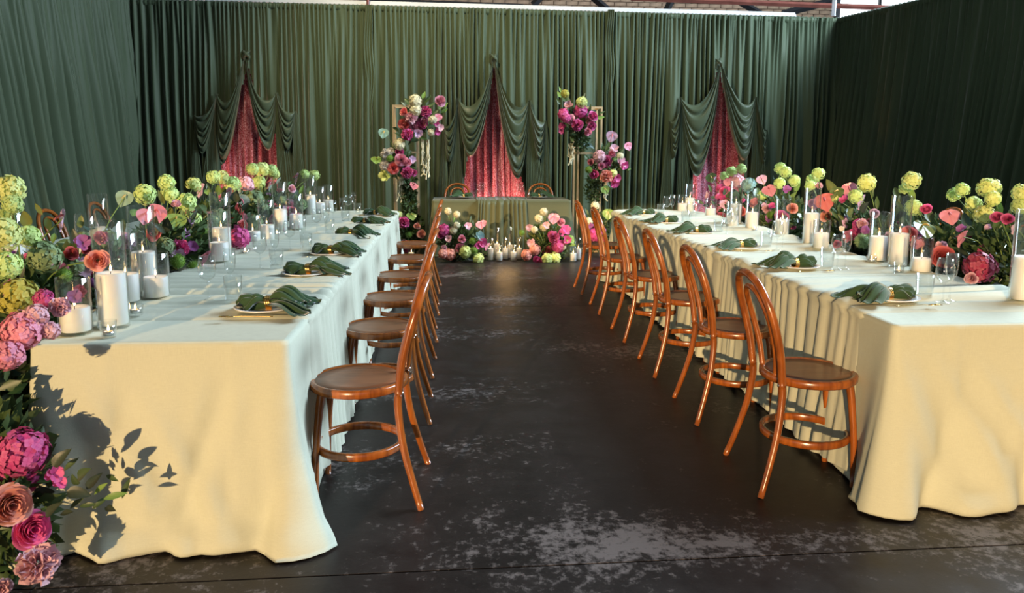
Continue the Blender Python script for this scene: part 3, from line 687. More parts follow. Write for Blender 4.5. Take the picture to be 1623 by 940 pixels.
# ------------------------------------------------------------------ candles
_cv = {}
def cyl_mesh(r, h):
    k_ = (round(r, 3), round(h, 3))
    if k_ not in _cv: _cv[k_] = mesh('glass_cylinder', *lathe([(0, 0), (r-.003, 0), (r, .004), (r, h-.001), (r-.001, h), (r-.0035, h-.001), (r-.0035, .012), (0, .012)], 36), 'glass')
    return _cv[k_]
_wx = {}
def wax_mesh(r, h):
    k_ = (round(r, 3), round(h, 2))
    if k_ not in _wx: _wx[k_] = mesh('wax', *lathe([(0, 0), (r-.003, 0), (r, .003), (r, h-.003), (r-.004, h+.001), (r*.8, h-.002), (r*.3, h-.008), (0, h-.008)], 32), 'wax')
    return _wx[k_]
WICK = mesh('wick', *tube([(0, 0, -.008), (.001, 0, .004), (.004, 0, .013)], .0014, 5), 'wick')
FLAME = mesh('flame', *lathe([(0, .004), (.0035, .006), (.0062, .014), (.0055, .022), (.0028, .034), (0, .044)], 10), 'flame')
TL = mesh('votive', *lathe([(0, 0), (.024, 0), (.026, .003), (.029, .062), (.0275, .062), (.0245, .008), (0, .008)], 22), 'glass')
TLL = mesh('votive', *lathe([(0, 0), (.026, 0), (.028, .003), (.031, .042), (.0295, .042), (.0265, .008), (0, .008)], 22), 'glass')
TIN = mesh('tin', *lathe([(0, 0), (.0185, 0), (.019, .014), (.018, .014), (.0178, .010), (0, .010)], 20), 'tin')
def candle(x, y, z, r, h, hw, lab, lit=True, grp='glass cylinders with candles'):
    g = tag(ob('glass_cylinder', cyl_mesh(r, h), None, (x, y, z)), 'glass cylinder around the '+lab, 'vase', grp)
    rc = r-.0065
    t = thing('pillar_candle', 'white wax of the '+lab, 'candle', (x, y, z+.0125), 0, 'white pillar candles in glass')
    ob('wax', wax_mesh(rc, hw-.013), t); wk = ob('wick', WICK, t, (0, 0, hw-.013))
    if lit: ob('flame', FLAME, t, (.001, 0, hw-.010), scale=random.uniform(.55, .75))
    return g
def tealight(x, y, z, lab, tall=False):
    tag(ob('votive_glass', TL if tall else TLL, None, (x, y, z)), 'small votive glass holding the '+lab, 'vase', 'votive glasses')
    t = thing('tealight', 'tealight, the '+lab, 'candle', (x, y, z+.0085), 0, 'tealights'); ob('tin', TIN, t); ob('wax', wax_mesh(.0175, .011), t, (0, 0, .001)); ob('flame', FLAME, t, (0, 0, .012), scale=.6)
TZ = TH+.018
LC = [(-1.372, 2.825, .21, .10), (-1.281, 2.925, .405, .21), (-1.385, 3.30, .305, .13), (-1.407, 3.55, .40, .19), (-1.30, 3.40, .205, .10), (-1.375, 4.63, .40, .19), (-1.345, 4.48, .30, .12),
      (-1.389, 5.40, .20, .085), (-1.315, 5.50, .30, .125), (-1.36, 6.14, .40, .18), (-1.262, 6.27, .30, .13), (-1.405, 7.70, .40, .20), (-1.33, 7.80, .28, .115), (-1.27, 7.96, .29, .135)]
LN = ['short candle at the left table front corner', 'tall candle beside the short one at the left table front', 'medium candle behind the two front ones, left table', 'tall slim candle hindmost of the front left group', 'short candle at the right of the front left group',
      'tall candle of the mid-left pair behind the glasses', 'medium candle in front of the tall one midway, left table', 'short candle before the coral peony, left table', 'medium candle right of the short one, left table',
      'tall candle two thirds along left table', 'medium candle right of the tall one two thirds along left table', 'tall candle of the far trio, left table', 'short front candle of the far trio, left table', 'rightmost lit candle of the far left trio']
for (x, y, h, hw), lb in zip(LC, LN): candle(x, y, TZ if y > 3.05 else TH+.003, .0575, h, hw, lb, True)
RC = [(2.455, 7.90, .19, .10), (2.545, 7.93, .30, .155), (2.54, 7.25, .19, .095), (2.55, 6.62, .385, .185), (2.42, 6.35, .22, .10), (2.489, 6.09, .30, .15), (2.545, 5.64, .29, .135), (2.521, 5.115, .40, .23), (2.481, 4.885, .20, .115),
      (2.56, 4.33, .30, .15), (2.565, 4.13, .41, .195), (2.556, 3.90, .20, .085), (2.53, 3.12, .41, .205)]
RN = ['short candle farthest along right table', 'medium candle of the farthest pair, right table', 'short candle beside the crimson peony, right table', 'tall candle behind the lilac anthurium, right table', 'short candle before the far tall one, right table',
      'medium candle right of the far tall one, right table', 'medium candle in front of the pink rose midway, right table', 'tall candle beside the big coral anthurium, right table', 'short candle beneath the tall one midway, right table',
      'slim medium candle half hidden by a tall one, right table', 'tall candle left of the big green anthurium, right table', 'short candle in front of the crimson rose, right table', 'tall candle nearest the camera at the right edge']
for (x, y, h, hw), lb in zip(RC, RN): candle(x, y, TZ, .0555, h, hw, lb, True)
for (x, y, h, hw), lb in zip([(-2.14, 3.86, .40, .2), (-2.12, 4.73, .40, .2), (-2.09, 4.5, .30, .12)], ['tall candle nearest on the outer left table', 'tall candle behind the mint anthurium on the outer left table', 'medium candle on the outer left table']):
    candle(x, y, TH+.003, .058, h, hw, lb, False)
candle(3.29, 5.75, TH+.003, .055, .20, .10, 'short candle seen past the flowers on the outer right table')
FC = [(.497, 9.60, .30, .16), (.585, 9.75, .41, .20), (.608, 9.555, .21, .115), (.69, 9.68, .29, .15), (.757, 9.79, .41, .18), (.79, 9.57, .21, .11), (.872, 9.70, .29, .15)]
FN = ['leftmost medium candle of the floor group', 'left tall candle at the back of the floor group', 'left short candle at the front of the floor group', 'middle medium candle of the floor group', 'right tall candle at the back of the floor group', 'right short candle at the front of the floor group', 'rightmost medium candle of the floor group']
for (x, y, h, hw), lb in zip(FC, FN): candle(x, y, .001, .045, h, hw, lb)
candle(1.545, 9.47, .001, .047, .20, .11, 'short floor candle right of the right-hand floor flowers'); candle(1.63, 9.60, .001, .045, .29, .155, 'taller floor candle behind the short one by the right chairs')
candle(-.52, 9.75, .001, .045, .20, .09, 'small floor candle left of the head table by the frame')
lamp('POINT', 'floor_candle_glow', (.69, 9.45, .33), (0, 0, 0), 3.0, (1, .55, .2), shadow_soft_size=.15)
for p, lb, tl in (((172, 528), 'light at the foot of the tall front left candle', True), ((215, 499), 'light in front of the medium front left candle', False), ((389, 404), 'light before the short mid-left candle', False), ((439, 374), 'light before the far-left medium candle', False),
                  ((1196, 367), 'light at the foot of the far right medium candle', False), ((1222, 374), 'light between the two right medium candles', False), ((1324, 397), 'light right of the short mid-right candle', False), ((1381, 417), 'light beside the slim right candle', False), ((1424, 434), 'light before the tall right candle', True)):
    q = atz(*p, TZ); tealight(q[0], q[1], TZ if q[1] > 3.06 else TH+.003, lb, tl)

# ------------------------------------------------------------------ flower prototypes (unit radius, facing +z)
def fib(n, r, zmin=-.55):
    out = []
    for i in range(n):
        z = 1-(1-zmin)*(i+.5)/n; q = math.sqrt(max(0, 1-z*z)); a = i*2.39996; v = Vector((q*math.cos(a), q*math.sin(a), z))+Vector(r.randn(3)*.05); out.append(v.normalized())
    return out
def basis(d):
    u = d.orthogonal().normalized(); return u, d.cross(u)
def m_hyd(n, size, seed, petals=4, zmin=-.6):
    r = np.random.RandomState(seed); V, F, C = [], [], []
    for d in fib(n, r, zmin):
        u, w = basis(d); rr = .80+.22*r.rand(); a0 = r.rand()*6.28; s = size*(.8+.4*r.rand()); k_ = r.rand()
        tilt = Vector(r.randn(3)*.18); dd = (d+tilt).normalized(); u, w = basis(dd); c = d*rr
        for p in range(petals):
            a = a0+p*2*PI/petals; e = u*math.cos(a)+w*math.sin(a); f = u*-math.sin(a)+w*math.cos(a); b = len(V); hw = s*(.5 if petals == 4 else .36)
            V += [c-dd*s*.1, c+e*s*.55+f*hw+dd*s*.06, c+e*s+dd*s*(.05-.2*r.rand()), c+e*s*.55-f*hw+dd*s*.06]; F.append((b, b+3, b+2, b+1)); C += [k_*.5, k_*.7+.2, k_*.7+.3, k_*.7+.2]
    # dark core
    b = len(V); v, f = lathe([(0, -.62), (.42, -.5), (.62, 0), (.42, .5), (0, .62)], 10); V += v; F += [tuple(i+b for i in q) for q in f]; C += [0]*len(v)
    return mesh('floret_head', V, F, 'petal', True, C)
def m_rose(seed, n=26, openn=1.0):
    r = np.random.RandomState(seed); V, F, C = [], [], []
    for k_ in range(n):
        q = k_/(n-1); phi = k_*2.39996+r.rand()*.3; R_ = (.16+.80*q**.85)*openn; hw = 1.25-.35*q; top = .62-.42*q**1.4; cur = .05+.38*q*q
        b = len(V); nu, nv = 6, 5; wv = r.rand()*6
        for i in range(nu):
            u = -1+2*i/(nu-1)
            for j in range(nv):
                v = j/(nv-1); wd = hw*(.35+.65*math.sin(PI*(.12+.62*v)))*(1-.25*max(0, v-.8)/.2)
                a = phi+u*wd; rr = R_*(.22+.78*math.sin(v*PI/2)**.9)+cur*.5*max(0, v-.55)**1.5*2-.06*q*u*u
                z = -.55+(top+.55)*v-cur*max(0, v-.6)**1.6*2.2-.10*u*u*v+.03*math.sin(wv+u*4)*v
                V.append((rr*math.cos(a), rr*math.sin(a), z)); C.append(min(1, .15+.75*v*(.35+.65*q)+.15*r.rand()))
        F += gridF(nu, nv, False, b)
    return mesh('rose_bloom', V, F, 'petal', True, C)
def m_ruffle(seed, n=80, size=.5, zmin=-.25):
    r = np.random.RandomState(seed); V, F, C = [], [], []
    for d in fib(n, r, zmin):
        u, w = basis(d); a = r.rand()*6.28; e = u*math.cos(a)+w*math.sin(a); g = d.cross(e); L = .75+.25*r.rand(); b = len(V); nu, nv = 5, 3; k_ = r.rand(); wv = r.rand(5)*.16
        for i in range(nu):
            t = -1+2*i/(nu-1)
            for j in range(nv):
                v = j/(nv-1); wd = size*(.25+.75*v)
                V.append(d*(L*(.25+.75*v)+(wv[i]-.08-.12*t*t)*v)+e*t*wd*.62+g*(.16*math.sin(3*t+k_*6)*v)); C.append(min(1, .1+.5*v*v+.4*k_*v))
        F += gridF(nu, nv, False, b)
    return mesh('ruffled_bloom', V, F, 'petal', True, C)
def m_moss(seed):
    r = np.random.RandomState(seed); V, F, C = [], [], []
    v, f = lathe([(0, -.8)]+[(.8*math.cos(a), .8*math.sin(a)) for a in np.linspace(-1.2, 1.2, 7)]+[(0, .8)], 12); V += v; F += f; C += [.1]*len(v)
    for d in fib(420, r, -.9):
        u, w = basis(d); b = len(V); s = .045; e = u*math.cos(b)+w*math.sin(b); k_ = r.rand()
        V += [d*.74+e*s, d*.74-e*s, d*(.95+.1*r.rand())+Vector(r.randn(3)*.06)]; F.append((b, b+1, b+2)); C += [.1, .1, .4+.6*k_]
    return mesh('moss_bloom', V, F, 'petal', True, C)
def m_heart(seed):
    """anthurium spathe in the xy plane, notch at +y, slightly cupped"""
    r = np.random.RandomState(seed); V, F, C = [], [], []; nu, nv = 30, 7
    for i in range(nu):
        t = 2*PI*i/nu; x = 16*math.sin(t)**3/17.5; y = (13*math.cos(t)-5*math.cos(2*t)-2*math.cos(3*t)-math.cos(4*t))/17.5; x = .5*x+.42*math.sin(t); y = .36*y+.64*(.95*math.cos(t)-.12)
        for j in range(nv):
            q = .02+.98*j/(nv-1); X_, Y_ = x*q, .28+(y-.28)*q
            V.append((X_, Y_, .16*(X_*X_+(Y_-.1)**2)-.22*max(0, -Y_)**2+.045*math.sin(5*t+seed)*q*q-.03*math.cos(6*t)*q)); C.append(.25+.5*abs(math.sin(3*t))**2*q)
    F = gridF(nu, nv, True)
    return mesh('spathe', V, F, 'spathe', True, C)
def m_spadix(): return mesh('spadix', *tube(spline([(0, .25, .02), (.02, .18, .2), (.03, -.05, .42), (.02, -.28, .55)], 9), [.05, .075, .085, .085, .08, .075, .065, .05, .02], 8), 'petal', True, None)
def m_leaf(kind, seed):
    r = np.random.RandomState(seed); V, C = [], []; nu, nv = 5, 8
    for i in range(nu):
        u = -1+2*i/(nu-1)
        for j in range(nv):
            v = j/(nv-1)
            if kind == 0: w = .30*math.sin(PI*v**.85)**.9
            elif kind == 1: w = .50*math.sin(PI*v**.7)**.75*(1+.08*math.sin(v*22))
            else: w = .17*math.sin(PI*v**.9)
            V.append((u*w, v*2-.2, .16*abs(u)*w*2-.30*v*v+.05*math.sin(5*v+seed)*u)); C.append(.3+.5*(1-abs(u))*.6+.15*r.rand())
    return mesh('leaf_blade', V, gridF(nu, nv), 'leaf', True, C)
def m_small(seed):
    r = np.random.RandomState(seed); V, F, C = [], [], []
    for p in range(9):
        a = p*2*PI/9*2+.2*r.rand(); el = .25+.5*(p % 3)/2; b = len(V); e = Vector((math.cos(a), math.sin(a), 0)); f = Vector((-math.sin(a), math.cos(a), 0)); z = Vector((0, 0, 1))
        for (l, w) in ((.05, .08), (.5, .36), (.85, .34), (1.0, .1)):
            for s in (-1, 0, 1): V.append(e*l*math.cos(el)+f*s*w+z*(l*math.sin(el)+abs(s)*.10-.3)); C.append(.2+.6*l*r.rand()+.1)
        F += gridF(4, 3, False, b)
    return mesh('blossom_petals', V, F, 'petal', True, C)
PR = dict(V=[m_hyd(120, .20, 1, 5), m_hyd(120, .21, 2, 5)], H=[m_hyd(170, .215, 3), m_hyd(170, .205, 4)], R=[m_rose(5), m_rose(6, 30, 1.05), m_rose(7, 18, .8)], P=[m_ruffle(8), m_ruffle(9, 90, .45)],
          C=[m_ruffle(10, 110, .30, -.2)], M=[m_moss(11)], A=[m_heart(12), m_heart(13), m_heart(14)], S=[m_small(15), m_small(16)])
PR['T'] = PR['A']; SPX = m_spadix()
LEAF = [m_leaf(0, 1), m_leaf(0, 2), m_leaf(1, 3), m_leaf(1, 4), m_leaf(2, 5)]
FNAME = dict(V='viburnum', H='hydrangea', R='rose', P='peony', C='carnation', M='trick_dianthus', A='anthurium', T='anthurium', S='blossom', L='leaf')
CO = dict(li=(.62, .84, .28), ye=(.78, .90, .30), cr=(.80, .78, .52), wh=(.85, .80, .72), pk=(.80, .30, .42), lp=(.84, .50, .58), mg=(.62, .045, .26), hp=(.78, .08, .34), co=(.82, .20, .20), pe=(.84, .36, .28), rd=(.45, .008, .025), cm=(.36, .008, .07),
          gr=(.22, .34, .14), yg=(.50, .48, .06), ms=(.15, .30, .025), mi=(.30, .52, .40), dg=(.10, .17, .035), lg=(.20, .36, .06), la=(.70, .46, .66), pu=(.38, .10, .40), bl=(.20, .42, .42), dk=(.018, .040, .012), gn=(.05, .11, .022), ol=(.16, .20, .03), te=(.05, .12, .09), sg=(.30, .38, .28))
CAMP = Vector((0, 0, CAMH))
def flower(t, base, typ, col, p, r, face=.55, rs=None):
    """p world position, r world radius; t the arrangement that owns it"""
    p = Vector([float(x) for x in p]); c = CO[col]; jit = random.uniform(.88, 1.12); c = tuple(min(1, x*jit) for x in c)
    tocam = (CAMP-p).normalized(); outw = (p-base); outw = outw.normalized() if outw.length > .01 else Vector((0, 0, 1))
    nz = Vector([random.gauss(0, .22) for _ in range(3)])
    if typ == 'L':
        d = (outw*.8+Vector((0, 0, .35))+nz*1.4).normalized(); zz = (tocam+Vector((0, 0, .6))+nz).normalized()
        x = d.cross(zz).normalized(); zz = x.cross(d).normalized(); q = Matrix((x, d, zz)).transposed().to_quaternion()
        return ob('leaf', random.choice(LEAF[:4] if col not in ('sg', 'te') else LEAF), t, p-t.location-d*r*.9, q, r, c)
    if typ in 'AT':
        nrm = (tocam*.8+Vector((0, 0, .35))+nz).normalized() if typ == 'A' else (Vector((1 if tocam.x > 0 else -1, 0, 0)).cross(Vector((0, 0, 1)))*.25+Vector((tocam.y, -tocam.x, 0))*.9+Vector((0, 0, .4))+nz*.5).normalized()
        up = Vector((random.uniform(-.5, .5), 0, 1)) if typ == 'A' else Vector((random.uniform(-.3, .3), -.1, 1))
        x = up.cross(nrm).normalized(); yv = nrm.cross(x).normalized(); q = Matrix((x, yv, nrm)).transposed().to_quaternion()
        o = ob('anthurium', random.choice(PR['A']), t, p-t.location, q, r*1.02, c)
        ob('spadix', SPX, o, color=(.75, .55, .15) if col in ('gr', 'dg', 'lg', 'mi') else (.8, .25, .3)); return o
    d = (tocam*face+outw*.75+nz*.8).normalized(); q = d.to_track_quat('Z', 'Y')@Quaternion((0, 0, 1), random.uniform(0, 6.28))
    k_ = {'V': 1.0, 'H': 1.0, 'R': 1.0, 'P': 1.0, 'C': 1.0, 'M': .95, 'S': 1.15}[typ]
    return ob(FNAME[typ], random.choice(PR[typ]), t, p-t.location, q, r*k_, c)
def foliage(t, ctr, rad3, n, size, seed, zmin=None, dark=.55):
    """loose small leaves that fill the arrangement"""
    r = np.random.RandomState(seed); V, F, C = [], [], []
    for i in range(n):
        d = r.randn(3); d /= np.linalg.norm(d); q = ctr+d*np.array(rad3)*(r.rand()**.45)
        if zmin is not None and q[2] < zmin+.02: q[2] = zmin+.02+.05*r.rand()
        dv = Vector(d*.8+r.randn(3)*.5+np.array([0, 0, .3])).normalized(); u, w = basis(dv); a = r.rand()*6.28; e = u*math.cos(a)+w*math.sin(a); nn = dv.cross(e)
        s = size*(.6+.8*r.rand()); b = len(V); o = Vector(q)-t.location; k_ = r.rand()
        V += [o, o+dv*s*.5+e*s*.28+nn*s*.08, o+dv*s*1.05, o+dv*s*.5-e*s*.28+nn*s*.08]; F += [(b, b+1, b+2), (b, b+2, b+3)]; C += [k_*.5, k_*.8, k_, k_*.6]
    return ob('foliage', mesh('foliage', V, F, 'leaf', True, C), t, color=CO['gn'], kind='stuff')
def stems(t, base, tips, seed):
    r = random.Random(seed); P = []
    for p, rr in tips:
        a = Vector([float(x) for x in p]); b = Vector(base)+Vector((r.uniform(-.08, .08), r.uniform(-.12, .12), 0))
        b.y = b.y*.5+a.y*.5; m = a*.5+b*.5+Vector((0, 0, .05)); P.append(tube([tuple(x-t.location) for x in spline([b, m, a], 6)], .0028, 5))
    if P: ob('stem_bundle', mesh('stem_bundle', *join(P), 'stem'), t, kind='stuff')
def parse(txt):
    for ln in txt.split(';'):
        ln = ln.split()
        if ln: yield ln[0], ln[1], float(ln[2]), float(ln[3]), float(ln[4]), (float(ln[5]) if len(ln) > 5 else None)

# ------------------------------------------------------------------ long table flower runs (pixel marks unprojected onto the trough line)
LEFT = [
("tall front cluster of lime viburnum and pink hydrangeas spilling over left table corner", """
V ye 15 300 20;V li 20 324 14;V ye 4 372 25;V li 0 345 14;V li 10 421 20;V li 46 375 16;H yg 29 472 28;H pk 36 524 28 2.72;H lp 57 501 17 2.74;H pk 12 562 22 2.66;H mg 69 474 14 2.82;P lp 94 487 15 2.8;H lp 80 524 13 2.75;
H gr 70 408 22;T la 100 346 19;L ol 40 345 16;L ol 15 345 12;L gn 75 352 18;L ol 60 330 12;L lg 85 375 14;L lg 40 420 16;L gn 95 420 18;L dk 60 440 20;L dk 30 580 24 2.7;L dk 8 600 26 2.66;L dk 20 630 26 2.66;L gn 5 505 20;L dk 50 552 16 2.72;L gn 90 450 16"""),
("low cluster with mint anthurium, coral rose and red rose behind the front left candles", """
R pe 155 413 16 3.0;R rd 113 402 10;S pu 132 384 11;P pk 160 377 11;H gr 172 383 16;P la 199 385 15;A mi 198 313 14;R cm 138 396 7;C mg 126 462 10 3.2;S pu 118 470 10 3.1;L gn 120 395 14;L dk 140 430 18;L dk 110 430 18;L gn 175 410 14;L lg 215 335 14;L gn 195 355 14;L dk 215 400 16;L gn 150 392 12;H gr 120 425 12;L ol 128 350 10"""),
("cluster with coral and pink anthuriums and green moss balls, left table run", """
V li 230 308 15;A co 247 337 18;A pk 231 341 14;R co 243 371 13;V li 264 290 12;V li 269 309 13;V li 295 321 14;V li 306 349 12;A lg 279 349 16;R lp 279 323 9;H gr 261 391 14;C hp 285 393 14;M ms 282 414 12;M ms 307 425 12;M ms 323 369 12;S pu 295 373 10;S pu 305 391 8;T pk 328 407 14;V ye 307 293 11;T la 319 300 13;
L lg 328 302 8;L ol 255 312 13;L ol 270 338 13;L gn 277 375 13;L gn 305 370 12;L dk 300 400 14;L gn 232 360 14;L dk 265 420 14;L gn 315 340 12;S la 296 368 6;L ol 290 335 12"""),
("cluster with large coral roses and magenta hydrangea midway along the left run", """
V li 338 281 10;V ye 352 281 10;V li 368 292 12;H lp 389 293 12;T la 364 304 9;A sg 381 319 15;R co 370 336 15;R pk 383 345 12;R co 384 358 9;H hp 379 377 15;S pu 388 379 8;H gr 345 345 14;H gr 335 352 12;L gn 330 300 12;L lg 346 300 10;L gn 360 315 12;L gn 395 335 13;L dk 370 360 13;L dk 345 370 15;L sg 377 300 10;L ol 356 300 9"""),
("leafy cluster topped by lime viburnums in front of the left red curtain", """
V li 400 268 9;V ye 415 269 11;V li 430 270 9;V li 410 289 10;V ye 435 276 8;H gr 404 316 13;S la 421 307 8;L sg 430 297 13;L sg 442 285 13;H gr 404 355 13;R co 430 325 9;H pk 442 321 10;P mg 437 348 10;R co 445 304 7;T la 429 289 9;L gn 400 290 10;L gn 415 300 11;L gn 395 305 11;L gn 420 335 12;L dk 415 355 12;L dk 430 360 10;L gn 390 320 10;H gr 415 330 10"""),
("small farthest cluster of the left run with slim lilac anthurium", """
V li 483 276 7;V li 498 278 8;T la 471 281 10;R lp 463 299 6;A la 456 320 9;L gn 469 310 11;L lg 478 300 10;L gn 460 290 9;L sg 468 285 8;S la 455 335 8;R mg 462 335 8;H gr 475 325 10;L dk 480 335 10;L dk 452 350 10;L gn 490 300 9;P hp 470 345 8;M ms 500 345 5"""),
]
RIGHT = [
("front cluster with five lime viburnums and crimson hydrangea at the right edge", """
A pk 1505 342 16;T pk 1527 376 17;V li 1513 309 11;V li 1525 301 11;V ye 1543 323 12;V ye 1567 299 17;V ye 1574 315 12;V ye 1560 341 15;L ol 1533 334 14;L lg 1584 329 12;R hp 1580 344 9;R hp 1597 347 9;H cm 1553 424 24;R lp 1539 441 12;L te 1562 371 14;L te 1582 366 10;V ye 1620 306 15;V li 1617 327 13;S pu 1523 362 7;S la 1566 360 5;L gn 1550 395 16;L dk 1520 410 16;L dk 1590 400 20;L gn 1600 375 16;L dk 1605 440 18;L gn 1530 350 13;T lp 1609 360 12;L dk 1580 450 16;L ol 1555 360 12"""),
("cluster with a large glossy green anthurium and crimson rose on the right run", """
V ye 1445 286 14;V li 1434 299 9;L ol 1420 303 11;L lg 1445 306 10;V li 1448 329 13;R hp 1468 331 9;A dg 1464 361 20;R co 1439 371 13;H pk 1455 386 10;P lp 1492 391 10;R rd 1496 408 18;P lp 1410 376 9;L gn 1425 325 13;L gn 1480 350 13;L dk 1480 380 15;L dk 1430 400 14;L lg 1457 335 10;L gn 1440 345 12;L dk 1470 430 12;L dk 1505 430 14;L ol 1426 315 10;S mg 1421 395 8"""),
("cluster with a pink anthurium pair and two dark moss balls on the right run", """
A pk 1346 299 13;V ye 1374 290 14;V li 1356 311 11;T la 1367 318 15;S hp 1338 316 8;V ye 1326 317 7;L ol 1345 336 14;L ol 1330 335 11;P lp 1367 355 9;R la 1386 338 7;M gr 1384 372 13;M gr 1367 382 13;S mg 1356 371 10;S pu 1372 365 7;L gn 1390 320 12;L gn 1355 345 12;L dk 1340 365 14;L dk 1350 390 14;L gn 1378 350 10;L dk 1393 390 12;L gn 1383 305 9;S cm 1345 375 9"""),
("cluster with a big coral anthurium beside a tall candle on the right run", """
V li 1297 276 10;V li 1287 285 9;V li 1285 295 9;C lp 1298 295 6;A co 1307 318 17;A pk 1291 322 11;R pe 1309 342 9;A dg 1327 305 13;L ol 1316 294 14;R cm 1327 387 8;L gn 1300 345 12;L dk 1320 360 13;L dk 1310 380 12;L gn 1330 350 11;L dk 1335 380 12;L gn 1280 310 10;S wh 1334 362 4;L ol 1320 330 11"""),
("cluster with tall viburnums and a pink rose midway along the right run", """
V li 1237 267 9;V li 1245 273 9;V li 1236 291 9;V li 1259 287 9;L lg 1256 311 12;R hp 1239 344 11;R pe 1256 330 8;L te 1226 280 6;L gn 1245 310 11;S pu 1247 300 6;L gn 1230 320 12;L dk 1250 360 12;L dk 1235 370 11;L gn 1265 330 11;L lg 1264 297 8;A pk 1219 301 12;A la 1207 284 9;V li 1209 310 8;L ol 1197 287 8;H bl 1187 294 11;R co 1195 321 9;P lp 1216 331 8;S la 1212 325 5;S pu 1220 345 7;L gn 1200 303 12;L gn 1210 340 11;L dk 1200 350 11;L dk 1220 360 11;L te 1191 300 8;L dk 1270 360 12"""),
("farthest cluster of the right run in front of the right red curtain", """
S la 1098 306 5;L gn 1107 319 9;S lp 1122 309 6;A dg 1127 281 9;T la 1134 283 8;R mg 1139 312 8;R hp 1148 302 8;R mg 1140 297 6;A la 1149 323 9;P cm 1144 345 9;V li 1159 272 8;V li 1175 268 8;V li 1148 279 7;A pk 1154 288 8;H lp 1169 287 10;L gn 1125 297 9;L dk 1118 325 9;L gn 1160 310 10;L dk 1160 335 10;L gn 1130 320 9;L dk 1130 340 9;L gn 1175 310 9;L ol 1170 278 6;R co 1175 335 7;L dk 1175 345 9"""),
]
def run(data, xline, xedge, sgn, y0, y1, seed):
    for i, (lab, txt) in enumerate(data):
        pts = []
        for typ, col, px, py, r, dep in parse(txt):
            if dep: p = aty(px, py, dep)
            else:
                for q in np.linspace(0, 1, 12):
                    x = xline+(xedge-xline)*q; p = atx(px, py, x+random.uniform(-.05, .05))
                    if p[2] >= .80 and p[1] < 8.2: break
            k_ = 1 if typ == 'L' else 1-(.13 if p[2] > 1.12 else .30)/p[1]     # blooms stand proud of the leaves
            p = np.array([0, 0, CAMH])+(p-np.array([0, 0, CAMH]))*k_
            pts.append((typ, col, p, r*p[1]/FPX*(1 if typ == 'L' else 1.1)))
        P = np.array([q[2] for q in pts]); yc = float(np.median(P[:, 1])); yc = min(max(yc, y0+.3), y1-.3)
        t = thing('flower_arrangement', lab, 'flowers', (xline, yc, .702), 0, 'flower clusters along the long tables'); base = Vector((xline, yc, .80))
        for typ, col, p, r in pts: flower(t, base, typ, col, p, r)
        stems(t, base, [(p, r) for typ, col, p, r in pts if typ in 'VATR' and p[2] > .9], seed+i)
        ya, yb = max(y0, np.percentile(P[:, 1], 6)-.1), min(y1, np.percentile(P[:, 1], 94)+.12)
        zt = np.percentile(P[:, 2], 55)
        ym = (ya+yb)/2; hw = abs(xedge-xline)
        foliage(t, np.array([xline, ym, .80]), (hw*.62, max(.30, (yb-ya)/2-.08), max(.14, zt-.80)), 1300, .055, seed+20+i, .702)
        r_ = random.Random(seed+i)
        if i == 0:                                # greenery cascading over the front end of the trough
            foliage(t, np.array([xline, y0+.06, .42]), (hw+.12, .20, .40), 1500, .06, seed+40)
            for k_ in range(26):
                x, y, z = xline+r_.uniform(-1, 1)*(hw+.05), y0-.08+r_.uniform(-.03, .06), r_.uniform(.12, .74)
                if k_ % 3: flower(t, base, 'L', r_.choice(['dk', 'gn', 'gn', 'te']), (x, y, z), r_.uniform(.04, .06))
                elif sgn < 0: flower(t, base, *r_.choice([('H', 'pk'), ('R', 'mg'), ('P', 'lp'), ('H', 'gr')]), (x, y, z), r_.uniform(.03, .055))
        for k_ in range(34):                      # filling blooms and leaves low in the cluster
            y = r_.uniform(ya, yb); x = xline+r_.uniform(-1, 1)*hw*.85; z = .80+r_.random()**1.5*(zt-.78)
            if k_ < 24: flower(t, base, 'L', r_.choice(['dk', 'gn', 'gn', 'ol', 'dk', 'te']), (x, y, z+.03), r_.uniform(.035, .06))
            else:
                ty, c = r_.choice([('S', 'pu'), ('S', 'mg'), ('H', 'gr'), ('R', 'mg'), ('P', 'pk'), ('M', 'ms'), ('R', 'cm'), ('S', 'la')]); flower(t, base, ty, c, (x, y, min(z, .95)), r_.uniform(.025, .045))
run(LEFT, -1.74, -1.50, 1, 2.75, 8.0, 500)
run(RIGHT, 2.92, 2.70, -1, 2.85, 7.95, 600)

# ------------------------------------------------------------------ floor flowers, bottom left
def cluster(lab, grp, loc, dep, txt, fol, nfol, fsize, seed, jit=.06, zmin=None, nst='VATR'):
    t = thing('flower_arrangement', lab, 'flowers', loc, 0, grp); pts = []
    for typ, col, px, py, r, d in parse(txt):
        fwd = 0 if (typ == 'L' or dep < 5) else .13         # blooms stand proud of the leaves
        p = aty(px, py, (d or dep)-fwd+random.uniform(-jit, jit)); pts.append((typ, col, p, r*p[1]/FPX*(1.16 if fwd else 1)))
    base = Vector(fol[0])
    for typ, col, p, r in pts: flower(t, base, typ, col, p, r, .8)
    stems(t, base, [(p, r) for typ, col, p, r in pts if typ in nst], seed)
    foliage(t, np.array(fol[0]), fol[1], nfol, fsize, seed, zmin)
    for f in fol[2:]: foliage(t, np.array(f[0]), f[1], f[2], fsize, seed+3, zmin)
    return t
q = aty(20, 800, 2.38)
